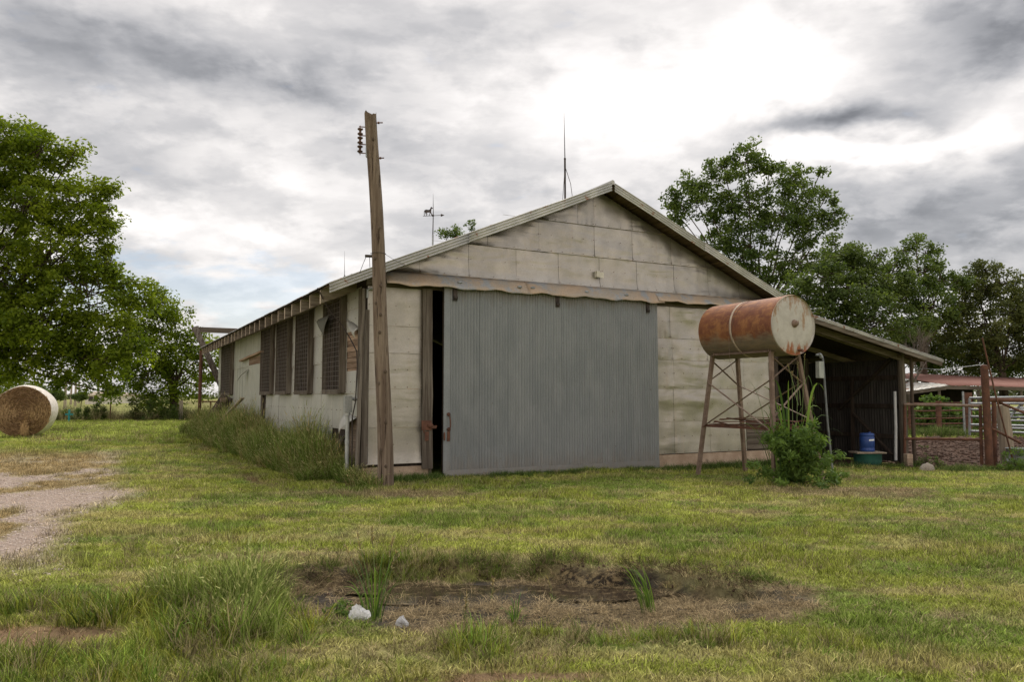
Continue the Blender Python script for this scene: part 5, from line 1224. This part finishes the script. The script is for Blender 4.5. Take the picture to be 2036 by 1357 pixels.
# weeds along the fence
x, y, s = [], [], []
n = 620; x = rng.uniform(-46, -14, n); y = 49.5 + rng.normal(0, .9, n); c = np.array([.10, .14, .05]) * rng.uniform(.6, 1.4, (n, 1)); yl = rng.random(n) < .4; c[yl] = np.array([.30, .26, .13]) * rng.uniform(.6, 1.2, (yl.sum(), 1))
hh = rng.uniform(.35, 1.1, n) * (.25 + 1.3 * fbm(x * .8, x * 0, 3, 15))
scatter('fence_weeds', scatter_pts(x, y), np.stack([np.full(n, 1.6), np.full(n, 1.6), hh], 1), c, src_tall, 6, .12, 'dry and green weeds along the field fence', 'weeds')
gw = 'leafy weeds at the field fence'
for k, (u, hpx, wpx) in enumerate(((155, 22, 9), (172, 28, 10), (190, 45, 16), (205, 26, 10), (300, 38, 22), (325, 40, 18), (345, 30, 10), (268, 44, 30), (128, 18, 12))):
    q = at(u, 838, 48.3); q.z = gz(q.x, q.y); hh_ = hpx * 48 / 1530; ww = wpx * 48 / 1530 / 2
    Cs = [(rng.normal(0, ww * .5), rng.normal(0, ww * .5), hh_ * rng.random()) for _ in range(int(14 + wpx))]
    shrub('fence_weed', ['narrow leafy weed nearest the turquoise cross', 'second leafy weed right of the turquoise cross', 'tall leafy weed left of the thin steel post', 'short leafy weed right beside the thin steel post', 'wide weed under the smaller tree', 'bushy weed between the wide one and the wooden post', 'slim weed just left of the wooden post', 'pale dried brush mound right of the thin steel post', 'low weed at the foot of the turquoise cross'][k], 'weed', (q.x, q.y, q.z), Cs, .18, 26, .12, 'leaf_olive' if k in (7,) else 'leaf_mid', gw)
for k, (u, v, r, lab, cat) in enumerate(((-20, 760, 55, 'dark thicket behind the hay bale at the left edge', 'thicket'), (60, 785, 28, 'dark low bush just above the hay bale', 'bush'), (112, 790, 14, 'small dark bush right of the hay bale top', 'bush'), (160, 790, 9, 'tiny far bush left of the white farm building', 'bush'))):
    Yb = 58 + 6 * k; q = at(u, 800, Yb); q.z = gz(q.x, q.y); rr2 = r * Yb / 1530; hc = 1.6 + (789 - v) * Yb / 1530
    Cs = [(rng.normal(0, rr2 * .55), rng.normal(0, rr2 * .4), max(.2, hc + rng.normal(0, rr2 * .35))) for _ in range(int(26 + r))]
    shrub('bush', lab, cat, (q.x, q.y, q.z), Cs, max(.35, rr2 * .3), 70, .20, 'leaf_dark')
# farm building, far poles
def house(u0, u1, v0, Y, lab):
    a = at(u0, v0, Y); b = at(u1, v0, Y); h = a.z; r = empty('farm_building', (a.x, a.y, 0), 0, lab, 'building')
    w = b.x - a.x; MB().box((0, 0, -.3), (w, 8, h - .6)).build('wall', M['cream'], r)
    m = MB(); m.add([(-.4, -.4, h - .6), (w + .4, -.4, h - .6), (w + .4, 8.4, h - .6), (-.4, 8.4, h - .6), (-.4, 4, h + .1), (w + .4, 4, h + .1)], [(0,1,5,4), (3,4,5,2), (0,4,3), (1,2,5), (0,3,2,1)]); m.build('roof', M['post_grey'], r)
    for k in range(2): MB().box((w * (.25 + .4 * k), -.06, .7), (w * (.25 + .4 * k) + .9, -.005, 1.6)).build('window', M['dark_iron'], r)
house(170, 196, 780, 150, 'far low white farm building between the left trees'); house(208, 245, 782, 170, 'farther long grey-roofed farm building behind the fence weeds')
up2 = []
for k, (u, v, Y) in enumerate(((42, 728, 75), (132, 735, 95), (152, 740, 120), (158, 758, 170), (143, 750, 140))):
    q = at(u, v, Y); o = empty('far_power_pole', (q.x, Y, 0), 0, ['pale wooden power pole right above the hay bale', 'far power pole, leftmost of the cluster between the trees', 'far power pole with crossarm in the middle of the cluster', 'farthest and shortest power pole of the cluster', 'far power pole just left of the one with the crossarm'][k], 'power pole', 'far power poles at the left')
    MB().tube([(0, 0, -.5), (0, 0, q.z)], [.15 + Y * .0004, .10 + Y * .0003], 6).build('shaft', M['post_grey'], o)
    if k == 2: MB().box((-1.1, -.06, q.z - .8), (1.1, .06, q.z - .66)).build('crossarm', M['post_grey'], o)

# ================================================================== right side: pen, gate, posts, panels, shed
def pipe(pts, r, mat, nm, par=None, n=8): return MB().tube(pts, r, n).build(nm, M[mat], par)
gate = empty('pipe_gate', at(1797, 915, 22.5), 0, 'low rusty pipe gate hung between the lean-to corner and the tall pipe post', 'gate'); go = gate.location
def gp(u, v, Y): return at(u, v, Y) - go
for v0, v1, nm in ((805, 808, 'top_rail'), (873, 875, 'bottom_rail')): pipe([gp(1797, v0, 22.4), gp(1870, (v0 + v1) / 2 - .5, 22.1), gp(1949, v1, 21.7)], .040, 'rust_grey' if nm == 'top_rail' else 'rust', nm, gate)
pipe([gp(1949, 806, 21.7), gp(1952, 924, 21.7)], .045, 'rust', 'end_upright', gate); pipe([gp(1799, 804, 22.4), gp(1799, 912, 22.4)], .04, 'rust', 'hinge_upright', gate)
gm_ = MB()
for k in range(9):
    u = 1803 + k * 17; gm_.tube([gp(u, 808, 22.3 - k * .035), gp(u + 1, 918, 22.3 - k * .035)], .0035, 3, False)
for v in (826, 846, 892): gm_.tube([gp(1799, v, 22.4), gp(1949, v + 2, 21.7)], .0035, 3, False)
gm_.build('wire_mesh', M['rust_grey'], gate)
pipe([gp(1945, 853, 21.6), gp(1975, 850, 21.45)], .014, 'rust', 'latch_chain', gate)
tp_ = empty('pipe_post', at(1968, 925, 21.5), 0, 'tallest thick rusty pipe post right of the low gate', 'post'); o3 = tp_.location
pipe([Vector((0, 0, -.3)), at(1957, 730, 21.5) - o3], .10, 'rust', 'shaft', tp_, 14)
MB().ball(tuple(at(1957, 729, 21.5) - o3), (.10, .10, .05), 12, 6).build('cap', M['rust'], tp_)
pipe([at(1962, 796, 21.5) - o3, at(2075, 797, 20.9) - o3], .062, 'rust', 'top_rail', tp_, 10)
pipe([at(1985, 800, 21.5) - o3, at(2075, 838, 20.9) - o3], .035, 'rust', 'diagonal_brace', tp_); pipe([at(1966, 850, 21.5) - o3, at(2030, 882, 21.3) - o3], .035, 'rust', 'diagonal_brace', tp_)
sp = empty('pipe_post', at(1978, 915, 22.3), 0, 'shorter rusty pipe post between the tall one and the wooden post', 'post'); pipe([Vector((0, 0, -.3)), at(1976, 798, 22.3) - sp.location], .062, 'rust', 'shaft', sp, 12)
wp = at(2004, 912, 22.8); wpo = MB(); wpo.tube([(0, 0, -.3), (-.04, 0, .8), (-.10, 0, (at(1998, 806, 22.8) - wp).z)], [.20, .185, .165], 16); wpo = wpo.build('wooden_post', M['post_grey'], loc=wp); tag(wpo, 'thick pale wooden post right of the rusty pipe posts', 'post')
rod = MB().tube([at(1953, 672, 21.2), at(1978, 780, 21.25), at(2013, 912, 21.3)], .022, 6).build('leaning_rod', M['rust']); tag(rod, 'long thin rod leaning across the tall rusty pipe post', 'rod')
lw_ = MB().tube([at(1800, 745, 22.6), at(1835, 733, 22.4), at(1870, 736, 22.2), at(1910, 731, 21.9), at(1950, 726, 21.6), at(1962, 728, 21.5)], .008, 4, False).build('slack_wire', M['galv']); tag(lw_, 'slack pale wire from the lean-to corner to the tall pipe post', 'wire')
# galvanised panels
def panel(u0, u1, rails, Y0, Y1, lab, diag=True):
    r = empty('livestock_fence', at(u0, 870, Y0), 0, lab, 'livestock panel', 'galvanised livestock panels at the right'); o_ = r.location
    for v0, v1 in rails: pipe([at(u0, v0, Y0) - o_, at(u1, v1, Y1) - o_], .040, 'galv', 'rail', r, 8)
    for f in (0, 1): pipe([at(u0 + (u1 - u0) * f + (.5 if f else 0), rails[0][0] + (rails[0][1] - rails[0][0]) * f, Y0 + (Y1 - Y0) * f) - o_, at(u0 + (u1 - u0) * f, rails[-1][f] + 8, Y0 + (Y1 - Y0) * f) - o_], .042, 'galv', 'upright', r)
    if diag: pipe([at(u0 + (u1 - u0) * .75, rails[0][0] + 14, Y0 + (Y1 - Y0) * .7) - o_, at(u0 + (u1 - u0) * .42, rails[-1][0] + 2, (Y0 + Y1) / 2) - o_], .036, 'galv', 'diagonal', r)
panel(1928, 2062, [(792, 790), (803, 803), (815, 817), (829, 831), (845, 848), (858, 862)], 27.5, 26.0, 'grey galvanised panel with diagonal brace behind the thick wooden post')
panel(1966, 2075, [(812, 812), (822, 823), (836, 838), (851, 854)], 30.5, 30.0, 'farther galvanised panel seen through the first one', False)
# back pipe fence
bf_ = empty('pipe_fence', at(1797, 860, 33), 0, 'rusty pipe and cable fence at the back of the dirt pen', 'fence'); ob = bf_.location
for u, r, v0, v1 in ((1811, .10, 806, 858), (1867, .12, 798, 857), (1925, .17, 781, 861)): pipe([at(u, v1 + 6, 33) - ob, at(u - 1, v0, 33) - ob], r, 'rust', 'post', bf_)
for v in (802, 817, 832, 843, 855): pipe([at(1790, v, 33) - ob, at(1840, v + 1, 33) - ob, at(1920, v - .5, 33) - ob], .035, 'rust', 'rail', bf_, 6)
stand(at(1918, 861, 31.8), 'thin_white_post', 'galv', 'thin pale post beside the wide rusty post at the back of the pen', 'post', 1.85, .045)
stand(at(1830, 800, 38), 'thin_white_post', 'galv', 'short pale prop under the grey sheet roof', 'post', .8, .045)
# low shed with a rusty roof
sh = empty('cattle_shed', (20, 37, 0), 0, 'low open cattle shed with a faded rust-red roof at the right', 'shed')
def shp(u, v, Y): return at(u, v, Y) - sh.location
A_, B_, C_, D_ = shp(1640, 741, 46), shp(2230, 757, 46), shp(2230, 778, 37.0), shp(1640, 792, 38.5)
A1, A2, A3, A4 = shp(1720, 742, 46), shp(2230, 757, 46), shp(2230, 775, 37), shp(1895, 768, 37.5)
def quad_sheet(a, b, c, d, nm, mat, par, n=30, amp=.02):
    m = MB(); m.grid(lambda u, v: (lambda p, q: p.lerp(q, v) + Vector((0, 0, amp * math.sin(u * n * 6.28) + .03 * math.sin(u * 9))))(a.lerp(b, u), d.lerp(c, u)), n * 4, 3)
    o = m.build(nm, M[mat], par); o.modifiers.new('t', 'SOLIDIFY').thickness = .015; return o
quad_sheet(A1, A2, A3, A4, 'rusty_roof', 'rust_roof', sh, 18, .012); 
quad_sheet(shp(1700, 751, 41.5), shp(1890, 767, 38.0), shp(1872, 770, 37.3), shp(1700, 800, 36.2), 'grey_roof', 'roof_metal', sh, 14, .012)
MB().beam(shp(1740, 790, 36.5), shp(1880, 772, 37.2), .08, .16).beam(shp(1880, 771, 37.2), shp(2230, 777, 36.9), .08, .16).build('eave_beam', M['wood_x'], sh)
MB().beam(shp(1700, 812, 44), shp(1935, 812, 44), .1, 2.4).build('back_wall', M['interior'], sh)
for u, v in ((1867, 772), (1945, 772), (2030, 774)): 
    a = shp(u, v + 4, 37.3); pipe([Vector((a.x, a.y, -.3)), a], .07, 'wood_v', 'post', sh)
# vines and bush behind the back fence
Cs = []
q = at(1850, 865, 34.5); zq = gz(q.x, q.y)
for _ in range(170): Cs.append((rng.uniform(-1.5, 1.6), rng.normal(0, .35), rng.random() ** .8 * (1.05 + .35 * math.sin(rng.uniform(0, 6)))))
for _ in range(26): Cs.append((rng.uniform(-.2, .7), rng.normal(0, .2), 1.1 + .5 * rng.random()))
shrub('broad_leaf_bush', 'bright broad-leaved bush behind the back pipe fence', 'bush', (q.x, q.y, zq), Cs, .24, 30, .15, 'leaf_weed', asp=.8)
q = at(1990, 868, 34.5); Cs = [(rng.uniform(-2.4, 1.8), rng.normal(0, .3), rng.random() * 1.0) for _ in range(120)]
shrub('broad_leaf_bush', 'lower green bush behind the galvanised panels', 'bush', (q.x, q.y, gz(q.x, q.y)), Cs, .24, 30, .14, 'leaf_weed', asp=.8)
q = at(2018, 925, 20.8); Cs = [(rng.normal(.1, .28), rng.normal(0, .2), .05 + .55 * rng.random() ** 1.4) for _ in range(46)]
shrub('pale_weed', 'pale leafy weed at the foot of the thick wooden post', 'weed', (q.x, q.y, gz(q.x, q.y)), Cs, .10, 36, .06, 'leaf_weed')
q = at(1866, 908, 21.6); shrub('pale_weed', 'thin pale weed beside the rock under the gate', 'weed', (q.x, q.y, gz(q.x, q.y)), [(rng.normal(0, .1), 0, .1 + .3 * rng.random()) for _ in range(10)], .06, 22, .045, 'leaf_weed')
q = at(1840, 893, 22.0); shrub('pale_weed', 'taller sparse weed rising behind the gate near the lean-to', 'weed', (q.x, q.y, gz(q.x, q.y)), [(rng.normal(0, .12), 0, .1 + .5 * rng.random()) for _ in range(12)], .06, 18, .045, 'leaf_weed')
# grass mound at the back of the pen
x, y, s = cloud_pts([(18, 32.2, 4.2, .5, 420, 1.2, 2.4), (17.6, 31.8, .9, .4, 160, 1.6, 2.6), (24, 32, 5, .6, 260, 1.2, 2.2), (11.8, 20.4, .5, .35, 70, .9, 1.6), (12.6, 21.0, 1.6, .2, 120, .6, 1.2)])
scatter('pen_grass', scatter_pts(x, y), s, np.array([.13, .185, .05]) * rng.uniform(.7, 1.3, (len(x), 1)), src_mid, 5, .2, 'grass mound at the back of the dirt pen', 'grass')
# rock, blocks, drum, tub, trough
def rock(u, v, Y, w, h, lab):
    q = at(u, v, Y); m = MB(); sd = random.random() * 50
    def fn(a, b):
        th = 2 * math.pi * a; ph = math.pi * b; f = .75 + .6 * float(fbm(np.array([math.cos(th) * 1.3 + sd]), np.array([math.sin(th) * 1.3 + b * 2]), 3, 9)[0]); 
        return (w * f * math.sin(ph) * math.cos(th), w * .6 * f * math.sin(ph) * math.sin(th), h * f * math.cos(ph))
    m.grid(fn, 16, 10, False); tag(m.build('rock', M['rock'], loc=(q.x, q.y, gz(q.x, q.y) + h * .3)), lab, 'rock')
rock(1843, 918, 20.9, .20, .16, 'pale rock lying in the grass under the gate')
q = at(1806, 912, 22.1); bk = empty('brick_stack', (q.x, q.y, gz(q.x, q.y)), .1, 'small stack of tan blocks at the foot of the lean-to corner post', 'block stack')
for k in range(3): MB().box((-.08, -.08, -.05 + k * .14), (.09, .1, .08 + k * .14), .006).build('block', M['concrete'], bk)
q = at(1725, 915, 21.9); z0 = gz(q.x, q.y)
tb = empty('green_tub', (q.x, q.y, z0), 0, 'dark green tub with a board lid under the lean-to', 'tub')
m = MB(); m.lathe([(0, -.05), (.33, -.05), (.37, .18), (.37, .36), (.39, .38)], (0, 0, 0), (0, 0, 1), 24); m.build('tub_body', M['green_tub'], tb)
MB().box((-.41, -.30, .385), (.40, .30, .425), .006).build('board_lid', M['post_grey'], tb)
dr = empty('blue_drum', (q.x, q.y, z0 + .427), 0, 'small blue plastic drum standing on the green tub', 'drum')
m = MB(); m.lathe([(0, 0), (.18, 0), (.195, .02), (.195, .08), (.188, .09), (.188, .13), (.197, .14), (.197, .40), (.188, .41), (.188, .44), (.195, .45), (.192, .50), (.16, .52), (0, .52)], (0, 0, 0), (0, 0, 1), 28); m.build('drum_body', M['blue'], dr)
m = MB(); m.lathe([(.03, .52), (.03, .55), (0, .55)], (.08, 0, 0), (0, 0, 1), 10); m.build('bung', M['blue'], dr)
m = MB(); m.grid(lambda u, v: (.1995 * math.sin(-.15 + u * .95), -.1995 * math.cos(-.15 + u * .95), .305 + v * .045 + .012 * u), 10, 1); m.build('paper_label', M['bluew'], dr)
pv = MB(); pv.tube([at(1781, 916, 22.15), at(1781, 850, 22.1), at(1779, 779, 22.15)], .042, 8); tag(pv.build('white_pipe', M['pvc']), 'white plastic pipe leaning against the lean-to corner post', 'pipe')
q = at(2030, 908, 21.6); tr_ = MB(); tr_.lathe([(0, 0), (.48, 0), (.48, .20), (.49, .21), (.48, .22), (.48, .55), (.50, .57)], (q.x + .15, q.y, gz(q.x, q.y) - .02), (0, 0, 1), 32); tag(tr_.build('stock_trough', M['galv']), 'galvanised round stock trough cut by the right edge', 'trough')
# clods and roots round the hollow, thatch under the lawn
n = 420; a = rng.uniform(0, 6.28, n); rr3 = rng.normal(1.0, .10, n); x = -.18 + 2.30 * rr3 * np.cos(a); y = 6.42 + np.where(np.sin(a) > 0, 1.15, .95) * rr3 * np.sin(a); k = (y > 6.6) | (rng.random(n) < .18)
scatter('soil_crumbs', scatter_pts(x[k], y[k]), rng.uniform(.012, .05, k.sum()), np.ones((k.sum(), 3)), source('crumb_sources', [bpy.data.objects.new('crumb%d' % i, o_.data) for i, o_ in enumerate(st2)]), 3, .8, 'crumbled dark soil round the rim of the muddy hollow', 'soil')
n = 150; a = rng.uniform(.15, 3.0, n); x = -.18 + 2.2 * 1.02 * np.cos(a) * rng.normal(1, .02, n); y = 6.42 + 1.15 * 1.02 * np.sin(a) + rng.normal(0, .03, n)
c = np.array([.13, .095, .06]) * rng.uniform(.4, 1.3, (n, 1)); p_ = scatter_pts(x, y)
scatter('hanging_roots', p_, rng.uniform(.8, 1.7, n), c, src_clip, 5, .9, 'dead roots hanging over the back bank of the hollow', 'roots')
n = 260; a = rng.uniform(.1, 3.05, n); x = -.18 + 2.30 * 1.10 * np.cos(a); y = 6.42 + 1.15 * 1.10 * np.sin(a) + rng.normal(0, .05, n); k = fbm(x * 1.7, y * 1.7, 2, 31) > .42
scatter('bank_grass', scatter_pts(x[k], y[k]), rng.uniform(.35, .8, k.sum()), np.array([.15, .21, .045]) * rng.uniform(.6, 1.3, (k.sum(), 1)), src_mid, 5, .45, 'ragged grass hanging over the back rim of the hollow', 'grass')
